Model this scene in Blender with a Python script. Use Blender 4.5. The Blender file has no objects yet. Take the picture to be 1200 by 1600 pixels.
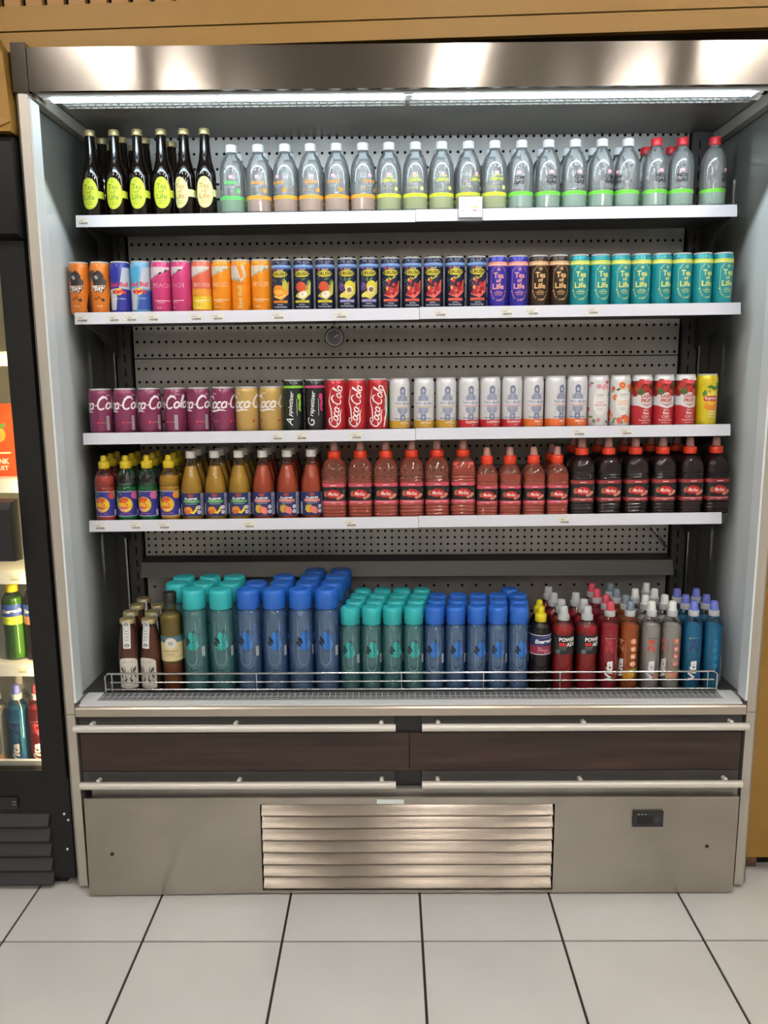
import bpy, bmesh, math, random
from mathutils import Vector, Matrix
random.seed(7)
S = bpy.context.scene
COL = S.collection
PI = math.pi

# ------------------------------------------------------------------ camera
def set_camera():
    f, p, yaw, roll, cx, D, H = 1270.0, 0.17223, 0.0079, -0.00707, -0.04742, 1.98771, 1.38101
    fwd = Vector((-math.sin(yaw)*math.cos(p), math.cos(yaw)*math.cos(p), -math.sin(p)))
    right = Vector((math.cos(yaw), math.sin(yaw), 0)); up = right.cross(fwd)
    r = right*math.cos(roll)+up*math.sin(roll); u = -right*math.sin(roll)+up*math.cos(roll)
    cd = bpy.data.cameras.new('camera'); cd.sensor_fit = 'HORIZONTAL'; cd.sensor_width = 36; cd.lens = f/1200*36
    cd.clip_start = 0.05
    co = bpy.data.objects.new('camera', cd); COL.objects.link(co)
    m = Matrix((r, u, -fwd)).transposed().to_4x4(); m.translation = (cx, -D, H); co.matrix_world = m
    S.camera = co
set_camera()

# ------------------------------------------------------------------ world, exposure
w = bpy.data.worlds.new('world'); S.world = w; w.use_nodes = True
w.node_tree.nodes['Background'].inputs[0].default_value = (1, 0.95, 0.88, 1)
w.node_tree.nodes['Background'].inputs[1].default_value = 0.15
S.view_settings.view_transform = 'Standard'; S.view_settings.look = 'None'
S.view_settings.gamma = 1; S.view_settings.use_curve_mapping = False
S.view_settings.exposure = 0.0
S.cycles.use_denoising = True
S.cycles.transparent_max_bounces = 18
S.cycles.max_bounces = 6; S.cycles.diffuse_bounces = 3; S.cycles.glossy_bounces = 3
S.cycles.use_adaptive_sampling = True; S.cycles.adaptive_threshold = 0.025
S.cycles.caustics_reflective = False; S.cycles.caustics_refractive = False
TUBE_POWER, ROOM_POWER, LEFT_POWER = 21.0, 18.0, 52.0

# ------------------------------------------------------------------ colour + materials
def lin(c):
    if isinstance(c, str):
        c = [int(c[i:i+2], 16) for i in (0, 2, 4)]
    return tuple(((x/255)/12.92 if x/255 <= 0.04045 else ((x/255+0.055)/1.055)**2.4) for x in c)
def new_mat(name):
    m = bpy.data.materials.new(name); m.use_nodes = True
    nt = m.node_tree; return m, nt, nt.nodes['Principled BSDF']
def pmat(name, col, rough=0.5, metal=0.0, spec=0.5, noise=None, aniso=0, bump=None, coat=0):
    """noise=(scale xyz, amount): colour mottling in object space; bump=(scale xyz, strength)"""
    m, nt, b = new_mat(name); c = lin(col)
    b.inputs['Base Color'].default_value = (*c, 1); b.inputs['Roughness'].default_value = rough
    b.inputs['Metallic'].default_value = metal; b.inputs['Specular IOR Level'].default_value = spec
    b.inputs['Coat Weight'].default_value = coat
    if aniso:
        b.inputs['Anisotropic'].default_value = aniso; b.inputs['Anisotropic Rotation'].default_value = 0.25
    if noise or bump:
        tc = nt.nodes.new('ShaderNodeTexCoord')
    if noise:
        mp = nt.nodes.new('ShaderNodeMapping'); mp.inputs['Scale'].default_value = noise[0]
        nz = nt.nodes.new('ShaderNodeTexNoise'); nz.inputs['Scale'].default_value = 1; nz.inputs['Detail'].default_value = 5
        nt.links.new(tc.outputs['Object'], mp.inputs[0]); nt.links.new(mp.outputs[0], nz.inputs[0])
        rp = nt.nodes.new('ShaderNodeValToRGB'); a = noise[1]
        rp.color_ramp.elements[0].position = 0.3; rp.color_ramp.elements[1].position = 0.7
        rp.color_ramp.elements[0].color = (*[x*(1-a) for x in c], 1)
        rp.color_ramp.elements[1].color = (*[min(1, x*(1+a)) for x in c], 1)
        nt.links.new(nz.outputs['Fac'], rp.inputs[0]); nt.links.new(rp.outputs[0], b.inputs['Base Color'])
        if len(noise) > 2:
            mr = nt.nodes.new('ShaderNodeMapRange'); mr.inputs[3].default_value = rough-noise[2]; mr.inputs[4].default_value = rough+noise[2]
            nt.links.new(nz.outputs['Fac'], mr.inputs[0]); nt.links.new(mr.outputs[0], b.inputs['Roughness'])
    if bump:
        mp = nt.nodes.new('ShaderNodeMapping'); mp.inputs['Scale'].default_value = bump[0]
        nz = nt.nodes.new('ShaderNodeTexNoise'); nz.inputs['Scale'].default_value = 1; nz.inputs['Detail'].default_value = 3
        nt.links.new(tc.outputs['Object'], mp.inputs[0]); nt.links.new(mp.outputs[0], nz.inputs[0])
        bp = nt.nodes.new('ShaderNodeBump'); bp.inputs['Strength'].default_value = bump[1]; bp.inputs['Distance'].default_value = 0.01
        nt.links.new(nz.outputs['Fac'], bp.inputs['Height']); nt.links.new(bp.outputs[0], b.inputs['Normal'])
    return m
def attr_mat(name, rough, metal=0.0, spec=0.5, coat=0):
    m, nt, b = new_mat(name)
    a = nt.nodes.new('ShaderNodeAttribute'); a.attribute_name = 'Col'
    nt.links.new(a.outputs['Color'], b.inputs['Base Color'])
    b.inputs['Roughness'].default_value = rough; b.inputs['Metallic'].default_value = metal
    b.inputs['Specular IOR Level'].default_value = spec; b.inputs['Coat Weight'].default_value = coat
    b.inputs['Coat Roughness'].default_value = 0.1
    return m
def emit_mat(name, col, strength):
    m, nt, b = new_mat(name); c = lin(col)
    b.inputs['Base Color'].default_value = (*c, 1); b.inputs['Emission Color'].default_value = (*c, 1)
    b.inputs['Emission Strength'].default_value = strength
    return m
def clear_mat(name, tint, haze=0.05, hazecol=(200, 210, 215), rough=0.06, refl=1.0, edge=None):
    """thin clear or tinted plastic / glass: tinted see-through, fresnel gloss, a little haze"""
    m, nt, b = new_mat(name); out = nt.nodes['Material Output']; nt.nodes.remove(b)
    t = nt.nodes.new('ShaderNodeBsdfTransparent'); t.inputs[0].default_value = (*lin(tint), 1)
    g = nt.nodes.new('ShaderNodeBsdfGlossy'); g.inputs['Roughness'].default_value = rough; g.inputs[0].default_value = (1, 1, 1, 1)
    d = nt.nodes.new('ShaderNodeBsdfDiffuse'); d.inputs[0].default_value = (*lin(hazecol), 1)
    fr = nt.nodes.new('ShaderNodeFresnel'); fr.inputs[0].default_value = 1.45
    mu = nt.nodes.new('ShaderNodeMath'); mu.operation = 'MULTIPLY'; mu.inputs[1].default_value = refl
    m1 = nt.nodes.new('ShaderNodeMixShader'); m1.inputs[0].default_value = haze
    m2 = nt.nodes.new('ShaderNodeMixShader')
    nt.links.new(t.outputs[0], m1.inputs[1]); nt.links.new(d.outputs[0], m1.inputs[2])
    nt.links.new(fr.outputs[0], mu.inputs[0]); nt.links.new(mu.outputs[0], m2.inputs[0])
    nt.links.new(m1.outputs[0], m2.inputs[1]); nt.links.new(g.outputs[0], m2.inputs[2])
    nt.links.new(m2.outputs[0], out.inputs[0])
    if edge:
        # more plastic in the line of sight towards the rim of the bottle: deeper tint there
        lw = nt.nodes.new('ShaderNodeLayerWeight'); lw.inputs[0].default_value = 0.55
        mc = nt.nodes.new('ShaderNodeMix'); mc.data_type = 'RGBA'
        mc.inputs[6].default_value = (*lin(tint), 1); mc.inputs[7].default_value = (*lin(edge), 1)
        nt.links.new(lw.outputs['Facing'], mc.inputs[0]); nt.links.new(mc.outputs[2], t.inputs[0])
        m3 = nt.nodes.new('ShaderNodeMix'); m3.data_type = 'RGBA'
        m3.inputs[6].default_value = (*lin(hazecol), 1); m3.inputs[7].default_value = (*lin(edge), 1)
        nt.links.new(lw.outputs['Facing'], m3.inputs[0]); nt.links.new(m3.outputs[2], d.inputs[0])
    return m
def liquid_mat(name, col, opacity=1.0, tint=None):
    m, nt, b = new_mat(name); out = nt.nodes['Material Output']; c = lin(col)
    b.inputs['Base Color'].default_value = (*c, 1); b.inputs['Roughness'].default_value = 0.3; b.inputs['Specular IOR Level'].default_value = 0.15
    tr = nt.nodes.new('ShaderNodeBsdfTranslucent'); tr.inputs[0].default_value = (*c, 1)
    mx = nt.nodes.new('ShaderNodeMixShader'); mx.inputs[0].default_value = 0.2
    nt.links.new(b.outputs[0], mx.inputs[1]); nt.links.new(tr.outputs[0], mx.inputs[2])
    last = mx
    if opacity < 1:
        t = nt.nodes.new('ShaderNodeBsdfTransparent'); t.inputs[0].default_value = (*lin(tint or col), 1)
        m2 = nt.nodes.new('ShaderNodeMixShader'); m2.inputs[0].default_value = opacity
        nt.links.new(t.outputs[0], m2.inputs[1]); nt.links.new(mx.outputs[0], m2.inputs[2]); last = m2
    nt.links.new(last.outputs[0], out.inputs[0])
    return m

M = {}
M['can'] = attr_mat('painted_can', 0.32, 0.15, 0.5, 0.3)
M['print'] = attr_mat('printed_ink', 0.42)
M['plastic'] = attr_mat('moulded_plastic', 0.38)
M['alu'] = pmat('can_aluminium', 'dedede', 0.35, 0.45)
M['gold'] = pmat('gold_cap', 'b8a878', 0.4, 0.6)
M['steel'] = pmat('brushed_steel', '968e86', 0.13, 1.0, aniso=0.95, noise=((6, 6, 6), 0.06), bump=((5, 5, 9), 0.025))
M['slat'] = pmat('louvre_steel', '787067', 0.2, 1.0, noise=((5, 5, 5), 0.08, 0.05), bump=((6, 6, 6), 0.03))
M['steel_base'] = pmat('worn_brushed_steel', 'aaa49a', 0.34, 1.0, aniso=0.6, noise=((4, 4, 5), 0.1, 0.06), bump=((4, 4, 4), 0.06))
M['steel_in'] = pmat('dull_inner_steel', '9a9690', 0.36, 0.6, aniso=0.5, noise=((7, 7, 1.5), 0.16, 0.06), bump=((5, 5, 2), 0.05))
M['steel_back'] = pmat('dull_back_panel_steel', 'a29f99', 0.34, 0.5, noise=((9, 9, 1.2), 0.15, 0.07), bump=((5, 5, 2), 0.05))
M['dark_steel'] = pmat('dark_grey_coated_steel', '4c4a48', 0.45, 0.5)
M['post'] = pmat('satin_aluminium_post', 'b9b3a8', 0.42, 0.6, noise=((30, 30, 3), 0.05))
M['white_strip'] = pmat('white_plastic_strip', 'dfe6e6', 0.35)
def painted_light_side():
    # glazed end panel: tube light painted pale at front, shade dark behind and above
    m, nt, b = new_mat('end_glass_painted_light'); N = nt.nodes; L = nt.links
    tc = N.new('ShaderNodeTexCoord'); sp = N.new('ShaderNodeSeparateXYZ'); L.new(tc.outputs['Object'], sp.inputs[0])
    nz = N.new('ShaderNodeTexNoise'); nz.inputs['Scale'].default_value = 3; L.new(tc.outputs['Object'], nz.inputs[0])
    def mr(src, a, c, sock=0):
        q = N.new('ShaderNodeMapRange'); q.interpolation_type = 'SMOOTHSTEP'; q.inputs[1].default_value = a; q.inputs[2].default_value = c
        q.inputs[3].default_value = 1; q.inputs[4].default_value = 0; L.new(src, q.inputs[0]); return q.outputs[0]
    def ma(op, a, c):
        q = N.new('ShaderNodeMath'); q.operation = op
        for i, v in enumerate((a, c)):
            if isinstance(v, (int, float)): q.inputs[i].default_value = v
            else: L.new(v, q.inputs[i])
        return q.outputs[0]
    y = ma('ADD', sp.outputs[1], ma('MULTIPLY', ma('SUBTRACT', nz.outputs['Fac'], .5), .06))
    lit_mask = ma('MULTIPLY', mr(y, .15, .30), mr(ma('ADD', sp.outputs[2], ma('MULTIPLY', sp.outputs[1], .9)), 1.90, 1.95))
    mx = N.new('ShaderNodeMix'); mx.data_type = 'RGBA'; L.new(lit_mask, mx.inputs[0])
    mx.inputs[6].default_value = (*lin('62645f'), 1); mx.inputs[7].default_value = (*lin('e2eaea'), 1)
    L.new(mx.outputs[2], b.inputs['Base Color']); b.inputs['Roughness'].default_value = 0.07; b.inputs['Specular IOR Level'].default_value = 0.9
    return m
M['side'] = painted_light_side()
M['rail'] = pmat('white_price_rail', 'd6d7e0', 0.35)
M['white_metal'] = pmat('white_enamel', 'dcdcda', 0.4)
M['grille'] = pmat('pale_grey_grille', 'b0b4b6', 0.4)
M['comb'] = pmat('white_plastic_grid', 'c8cac6', 0.5)
M['black'] = pmat('black_plastic', '17171a', 0.45)
M['void'] = pmat('dark_void', '060606', 0.9)
M['black_metal'] = pmat('black_powder_coat', '131313', 0.5, 0, 0.3, noise=((20, 20, 20), 0.15))
M['black_gloss'] = pmat('gloss_black_panel', '0c0c0d', 0.12)
M['bar'] = pmat('pale_bumper_tube', 'd6d0c6', 0.38, 0.25)
M['wire'] = pmat('chromed_wire', 'd5d5d5', 0.18, 1.0)
M['brown_glass'] = pmat('dark_brown_glass', '120a06', 0.06, 0.0, 0.6)
M['clear'] = clear_mat('clear_plastic', 'fafcfc', 0.20, (222, 228, 228), refl=1.3)
M['clear_b'] = clear_mat('clear_juice_plastic', 'f6f6f6', 0.008)
M['clear_thin'] = clear_mat('clear_thin_plastic', 'f2f4f4', 0.03)
M['clear_cap'] = clear_mat('frosted_cap_plastic', 'e4e8ea', 0.7, (222, 226, 230), 0.2)
M['pink_nozzle'] = clear_mat('frosted_pink_nozzle', 'e8c0b8', 0.7, (215, 160, 150), 0.2)
M['teal_plastic'] = clear_mat('teal_tinted_plastic', 'e2f7f7', 0.19, (148, 216, 220), refl=1.2, edge='10a2ac')
M['blue_plastic'] = clear_mat('blue_tinted_plastic', 'e6f0fd', 0.19, (152, 198, 244), refl=1.2, edge='1866dc')
M['pane'] = clear_mat('door_glass', 'f0f2f0', 0.0, refl=0.6, rough=0.02)

# ------------------------------------------------------------------ mesh helpers
def mesh_from(bm, name, mats, smooth=None, bevel=0):
    if bevel:
        bmesh.ops.bevel(bm, geom=[e for e in bm.edges if e.is_manifold and e.calc_face_angle(0) > 0.5], offset=bevel, segments=2, affect='EDGES', profile=0.6)
    bmesh.ops.recalc_face_normals(bm, faces=bm.faces[:])
    me = bpy.data.meshes.new(name); bm.to_mesh(me); bm.free()
    for m in (mats if isinstance(mats, (list, tuple)) else [mats]):
        me.materials.append(m)
    if smooth:
        me.shade_smooth(); me.set_sharp_from_angle(angle=math.radians(smooth))
    return me
def add_box(bm, x0, x1, y0, y1, z0, z1):
    v = [bm.verts.new((x, y, z)) for x in (x0, x1) for y in (y0, y1) for z in (z0, z1)]
    for f in ((0, 1, 3, 2), (4, 6, 7, 5), (0, 4, 5, 1), (2, 3, 7, 6), (0, 2, 6, 4), (1, 5, 7, 3)):
        bm.faces.new([v[i] for i in f])
def box_me(name, mat, *a, bevel=0.0):
    bm = bmesh.new(); add_box(bm, *a); return mesh_from(bm, name, mat, 40 if bevel else None, bevel)
def add_prism(bm, pts, axis, a, b):
    """pts: polygon in the two other axes (in xyz order), extruded along axis from a to b"""
    def P(p, t):
        return {'x': (t, p[0], p[1]), 'y': (p[0], t, p[1]), 'z': (p[0], p[1], t)}[axis]
    A = [bm.verts.new(P(p, a)) for p in pts]; B = [bm.verts.new(P(p, b)) for p in pts]
    n = len(pts); bm.faces.new(A); bm.faces.new(B[::-1])
    for i in range(n):
        bm.faces.new((A[i], B[i], B[(i+1) % n], A[(i+1) % n]))
def add_tube(bm, pts, r, seg=10, caps=True):
    pts = [Vector(p) for p in pts]; rings = []
    for i, p in enumerate(pts):
        d = (pts[min(i+1, len(pts)-1)]-pts[max(i-1, 0)]).normalized()
        a = d.orthogonal().normalized() if i == 0 else (rings[-1][1]-d*rings[-1][1].dot(d)).normalized()
        b = d.cross(a)
        rings.append(([bm.verts.new(p+(a*math.cos(2*PI*k/seg)+b*math.sin(2*PI*k/seg))*r) for k in range(seg)], a))
    for (A, _), (B, _) in zip(rings, rings[1:]):
        for k in range(seg):
            bm.faces.new((A[k], A[(k+1) % seg], B[(k+1) % seg], B[k]))
    if caps:
        bm.faces.new(rings[0][0][::-1]); bm.faces.new(rings[-1][0])
def tube_me(name, mat, pts, r, seg=10):
    bm = bmesh.new(); add_tube(bm, pts, r, seg); return mesh_from(bm, name, mat, 50)
def obj(name, me, parent=None, loc=None, rotz=0):
    o = bpy.data.objects.new(name, me); COL.objects.link(o)
    if parent: o.parent = parent
    if loc: o.location = loc
    if rotz: o.rotation_euler = (0, 0, rotz)
    return o
def tag(o, label, cat, group=None):
    assert 4 <= len(label.split()) <= 16, label
    o['label'] = label; o['category'] = cat
    if group: o['group'] = group
    return o
def thing(name, label, cat, loc=(0, 0, 0), rotz=0, group=None):
    o = bpy.data.objects.new(name, None); o.empty_display_size = 0.02; COL.objects.link(o)
    o.location = loc; o.rotation_euler = (0, 0, rotz)
    return tag(o, label, cat, group)
def struct(name, me, parent=None):
    o = obj(name, me, parent)
    if not parent: o['kind'] = 'structure'
    return o

def lathe(name, prof, mat, col=None, seg=28, smooth=38, sq=None, close=True):
    """prof: (r, z) in mm, bottom to top; col: one colour or one for each profile span; sq: superellipse power(s)"""
    bm = bmesh.new(); lay = bm.loops.layers.float_color.new('Col') if col else None
    rings = []
    for i, (r, z) in enumerate(prof):
        n = sq[i] if isinstance(sq, (list, tuple)) else sq
        ring = []
        if r < 0.01:
            ring = [bm.verts.new((0, 0, z*.001))]*seg
        else:
            for k in range(seg):
                a = 2*PI*k/seg; c, s = math.sin(a), -math.cos(a); q = 1
                if n: q = 1/((abs(c)**n+abs(s)**n)**(1/n))
                ring.append(bm.verts.new((c*r*q*.001, s*r*q*.001, z*.001)))
        rings.append(ring)
    for i in range(len(rings)-1):
        A, B = rings[i], rings[i+1]
        cc = None
        if col: cc = (*lin(col[i] if isinstance(col, list) else col), 1)
        for k in range(seg):
            vs = []
            for v in (A[k], A[(k+1) % seg], B[(k+1) % seg], B[k]):
                if v not in vs: vs.append(v)
            if len(vs) > 2:
                f = bm.faces.new(vs)
                if cc:
                    for l in f.loops: l[lay] = cc
    for ring in ((rings[0], rings[-1]) if close else ()):
        if ring[0] is not ring[1]:
            f = bm.faces.new(ring)
            if col:
                cc = (*lin(col[0] if isinstance(col, list) else col), 1)
                for l in f.loops: l[lay] = cc
    return mesh_from(bm, name, mat, smooth)

# ------------------------------------------------------------------ printed artwork wrapped on a surface
_TXT = {}
def text_mesh(s, bold, shear):
    key = (s, bold, shear)
    if key not in _TXT:
        cu = bpy.data.curves.new('t', 'FONT'); cu.body = s; cu.size = 1; cu.offset = bold; cu.shear = shear
        cu.resolution_u = 2; cu.fill_mode = 'FRONT'
        cu.space_line = 0.8; cu.align_x = 'CENTER'
        o = bpy.data.objects.new('t', cu); COL.objects.link(o)
        dg = bpy.context.evaluated_depsgraph_get()
        me = bpy.data.meshes.new_from_object(o.evaluated_get(dg))
        V = [(v.co.x, v.co.y) for v in me.vertices]; F = [tuple(p.vertices) for p in me.polygons]
        bpy.data.objects.remove(o); bpy.data.curves.remove(cu); bpy.data.meshes.remove(me)
        x0, x1 = min(v[0] for v in V), max(v[0] for v in V); y0, y1 = min(v[1] for v in V), max(v[1] for v in V)
        V = [(v[0]-(x0+x1)/2, v[1]-(y0+y1)/2) for v in V]
        _TXT[key] = (V, F, x1-x0, y1-y0)
    return _TXT[key]
class Art:
    """flat print in millimetres: u to the right, v up; each call lies a hair above the one before"""
    def __init__(s): s.items = []; s.n = 0
    def _add(s, V, F, col):
        s.items.append((V, F, (*lin(col), 1), s.n)); s.n += 1; return s
    def poly(s, pts, col): return s._add(pts, [tuple(range(len(pts)))], col)
    def rect(s, u0, v0, u1, v1, col): return s.poly([(u0, v0), (u1, v0), (u1, v1), (u0, v1)], col)
    def ell(s, cu, cv, ru, rv, col, rot=0, n=20):
        c, t = math.cos(rot), math.sin(rot)
        return s.poly([(cu+ru*math.cos(a)*c-rv*math.sin(a)*t, cv+ru*math.cos(a)*t+rv*math.sin(a)*c) for a in [2*PI*k/n for k in range(n)]], col)
    def blob(s, cu, cv, ru, rv, col, seed=0, n=18, amp=0.25):
        R = random.Random(seed)
        return s.poly([(cu+ru*q*math.cos(a), cv+rv*q*math.sin(a)) for a, q in [(2*PI*k/n, 1+amp*(R.random()-.5)*2) for k in range(n)]], col)
    def stroke(s, pts, w, col, closed=False):
        V, F = [], []; n = len(pts)
        for i, p in enumerate(pts):
            a = pts[(i-1) % n if closed else max(i-1, 0)]; b = pts[(i+1) % n if closed else min(i+1, n-1)]
            dx, dy = b[0]-a[0], b[1]-a[1]; l = math.hypot(dx, dy) or 1
            ww = w[i] if isinstance(w, (list, tuple)) else w
            V += [(p[0]-dy/l*ww/2, p[1]+dx/l*ww/2), (p[0]+dy/l*ww/2, p[1]-dx/l*ww/2)]
        for i in range(n if closed else n-1):
            j = (i+1) % n; F.append((2*i, 2*i+1, 2*j+1, 2*j))
        return s._add(V, F, col)
    def ring(s, cu, cv, ru, rv, w, col, n=24):
        return s.stroke([(cu+ru*math.cos(2*PI*k/n), cv+rv*math.sin(2*PI*k/n)) for k in range(n)], w, col, True)
    def text(s, t, cu, cv, h, col, rot=0, width=None, bold=0.02, shear=0.0):
        V, F, tw, th = text_mesh(t, bold, shear)
        k = h/th; kx = (width/tw) if width else k; c, q = math.cos(rot), math.sin(rot)
        return s._add([(cu+x*kx*c-y*k*q, cv+x*kx*q+y*k*c) for x, y in V], F, col)
    def arc_text(s, t, cu, cv, ru, rv, h, col, a0, a1, inward=False):
        n = len(t); keep = s.n
        for i, ch in enumerate(t):
            if ch == ' ': continue
            s.n = keep
            a = a0+(a1-a0)*(i/(n-1))
            x, y = cu+ru*math.cos(a), cv+rv*math.sin(a)
            s.text(ch, x, y, h, col, a-PI/2 if not inward else a+PI/2, None, 0.01)
        return s
    def shift(s, du, dv):
        s.items = [([(x+du, y+dv) for x, y in V], F, c, n) for V, F, c, n in s.items]; return s
    def build(s, name, R=None, step=6.0, mat='print', eps0=0.12, flat=None, sq=None):
        """R: radius (mm) or function of v; flat: keep as a plane facing -Y at the origin"""
        bm = bmesh.new(); lay = bm.loops.layers.float_color.new('Col')
        for V, F, c, n in s.items:
            vs = [bm.verts.new((x, y, n)) for x, y in V]
            for f in F:
                try: fc = bm.faces.new([vs[i] for i in f])
                except ValueError: continue
                for l in fc.loops: l[lay] = c
        if not flat:
            bmesh.ops.triangulate(bm, faces=[f for f in bm.faces if len(f.verts) > 4], ngon_method='EAR_CLIP')
            us = [v.co.x for v in bm.verts]; lo, hi = min(us), max(us)
            k = math.ceil(lo/step)*step
            while k < hi:
                bmesh.ops.bisect_plane(bm, geom=bm.verts[:]+bm.edges[:]+bm.faces[:], plane_co=(k, 0, 0), plane_no=(1, 0, 0)); k += step
            if callable(R):
                ys = [v.co.y for v in bm.verts]; lo, hi = min(ys), max(ys); k = math.ceil(lo/step)*step
                while k < hi:
                    bmesh.ops.bisect_plane(bm, geom=bm.verts[:]+bm.edges[:]+bm.faces[:], plane_co=(0, k, 0), plane_no=(0, 1, 0)); k += step
        for v in bm.verts:
            u, h, n = v.co; e = eps0+n*0.018
            if flat: v.co = (u*.001, -e*.001, h*.001)
            else:
                r0 = R(h) if callable(R) else R
                a = u/r0; r = r0
                if sq:
                    c, q = abs(math.sin(a)), abs(math.cos(a)); r = r0/((c**sq+q**sq)**(1/sq))
                v.co = (math.sin(a)*(r+e)*.001, -math.cos(a)*(r+e)*.001, h*.001)
        for f in bm.faces:
            f.normal_update()
            c = f.calc_center_median()
            if (f.normal.y > 0) if flat else (f.normal.x*c.x+f.normal.y*c.y < 0): f.normal_flip()
        me = bpy.data.meshes.new(name); bm.to_mesh(me); bm.free(); me.materials.append(M[mat])
        return me

# ================================================================== the setting
def build_setting():
    TS, X0, Y0 = 0.345, 0.0253, -0.2001
    bm = bmesh.new(); add_box(bm, -4.0, 4.0, -10.0, 0.9, -0.06, -0.004)
    floor = struct('floor', mesh_from(bm, 'floor', pmat('dark_grout', '2e2824', 0.85)))
    tile = pmat('cream_floor_tile', 'dbd9d4', 0.2, 0, 0.5, noise=((2.2, 2.2, 2.2), 0.07, 0.06))
    me = box_me('floor_tile', tile, -TS/2+.0032, TS/2-.0032, -TS/2+.0032, TS/2-.0032, -0.010, 0.0, bevel=0.0015)
    for i in range(-8, 8):
        for j in range(-13, 3):
            cx, cy = X0+(i+.5)*TS, Y0+(j+.5)*TS
            if abs(cx) < 2.79 and -4.9 < cy < 0.8:
                o = obj('floor_tile', me, floor, (cx, cy, random.uniform(-.0006, 0)))
    struct('ceiling', box_me('ceiling', pmat('grey_ceiling', '8f8a82', 0.8), -4.0, 4.0, -10.0, 0.9, 3.0, 3.05))
    obj('floor_slab', box_me('floor_slab', tile, -4.0, 4.0, -10.0, Y0-13*TS-.004, -.0039, 0), floor)
    obj('floor_slab', box_me('floor_slab', tile, -4.0, X0-8*TS-.004, Y0-13*TS, .8, -.0039, 0), floor)
    obj('floor_slab', box_me('floor_slab', tile, X0+8*TS+.004, 4.0, Y0-13*TS, .8, -.0039, 0), floor)
    wallm = pmat('pale_store_wall', 'b8b2a8', 0.8)
    struct('wall_back', box_me('wall_back', pmat('brown_rear_wall', '4a3a28', 0.8), -4.0, 4.0, 0.8, 0.9, 0, 3.0))
    struct('wall_left', box_me('wall_left', wallm, -4.05, -4.0, -10.0, 0.9, 0, 3.0))
    struct('wall_right', box_me('wall_right', wallm, 4.0, 4.05, -10.0, 0.9, 0, 3.0))
    struct('wall_front', box_me('wall_front', wallm, -4.0, 4.0, -10.05, -10.0, 0, 3.0))
    # ochre timber boarding above and beside the cabinets
    ochre = pmat('ochre_board', '8f6b2c', 0.5, 0, 0.4, noise=((1.2, 8, 8), 0.07))
    slatm = pmat('ochre_slat', '9a6f38', 0.55, noise=((8, 8, 2), 0.08))
    fas = obj('trim_1', None); fas['kind'] = 'structure'
    fas.location = (0, 0.03, 2.17); fas.rotation_euler = (0, -0.021, 0)
    def b(n, m, *a, bev=0.003): return obj(n, box_me(n, m, *a, bevel=bev), fas)
    b('board', ochre, -2.2, 1.6, 0, .02, -0.042, -0.0012)
    b('board', ochre, -2.2, 1.6, -.003, .02, 0.0012, 0.053)
    b('backing', M['void'], -2.2, 1.6, .03, .04, 0.0, 0.75, bev=0)
    sm = box_me('slat', slatm, -.0188, .0188, .004, .022, 0.0535, 0.75, bevel=.002)
    for k in range(44): obj('slat', sm, fas, (-1.3+.0492*k+.004, 0, 0))
    bm = bmesh.new(); add_prism(bm, [(-1.7, 1.925), (-.909, 1.925), (-.905, 1.94), (-.912, 2.09), (-.935, 2.135), (-1.7, 2.15)], 'y', -.02, .3)
    bk = struct('trim_2', mesh_from(bm, 'bulkhead', ochre, 30, .003))
    bm = bmesh.new(); add_prism(bm, [(-1.7, 1.922), (-.96, 1.922), (-.906, 1.945), (-.96, 1.965), (-1.7, 1.965)], 'y', -.024, -.021)
    obj('edge_moulding', mesh_from(bm, 'edge_moulding', slatm), bk)
    rp = struct('trim_3', box_me('side_board', ochre, .915, 1.9, .06, .09, .055, 2.1, bevel=.003))
    obj('upright_batten', box_me('upright_batten', slatm, .985, 1.02, .05, .0595, .055, 2.1, bevel=.002), rp)
    obj('plinth_block', box_me('plinth_block', pmat('worn_brown_plinth', '6a4c38', 0.7, noise=((40, 40, 40), 0.3)), .93, .975, .1, .16, .0, .055), rp)
    obj('plinth_block', box_me('plinth_block', M['void'], .975, 1.9, .12, .2, .0, .055), rp)
build_setting()

def build_ceiling_lights():
    """the shop's own fluorescent battens, hung from the ceiling in front of the cabinet"""
    em = emit_mat('warm_fluorescent_tube', (255, 250, 245), ROOM_POWER*4)
    house = pmat('white_batten_housing', 'e6e4de', 0.5)
    hm = box_me('housing', house, -.075, .075, -.62, .62, 0, .05, bevel=.006)
    tm = tube_me('tube', em, [(0, -.6, 0), (0, .6, 0)], .014, 12)
    cm = box_me('end_clip', house, -.06, .06, -.012, .012, -.04, 0, bevel=.002)
    n = 0
    names = ['left', 'middle', 'right']
    rows = ['nearest the cabinet', 'second from the cabinet', 'added third row to light back panels', 'added farthest row to light back panels']
    for i, x in enumerate((-1.32, 0.30, 1.5)):
        for j, y in enumerate((-1.6, -3.6, -5.8, -8.0)):  # rows beyond the second are added so low light reaches the back panels
            r = thing('ceiling_light', f'white twin tube ceiling light, {names[i]} column, {rows[j]}', 'light', (x, y, 2.945), 0, 'ceiling lights of the shop')
            obj('housing', hm, r)
            for s in (-.04, .04): obj('tube', tm, r, (s, 0, -.022))
            for s in (-.61, .61): obj('end_clip', cm, r, (0, s, 0))
build_ceiling_lights()

# ================================================================== the open drinks cabinet
SH = [(1.782, 0.215), (1.533, 0.16), (1.223, 0.16), (0.988, 0.16)]   # shelf surface height, front edge
TILT = 0.0068                                                        # the shelves rise a little to the right
DECK = 0.525
HW, BK = 0.886, 0.45                                                 # inner half width, back panel depth

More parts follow.
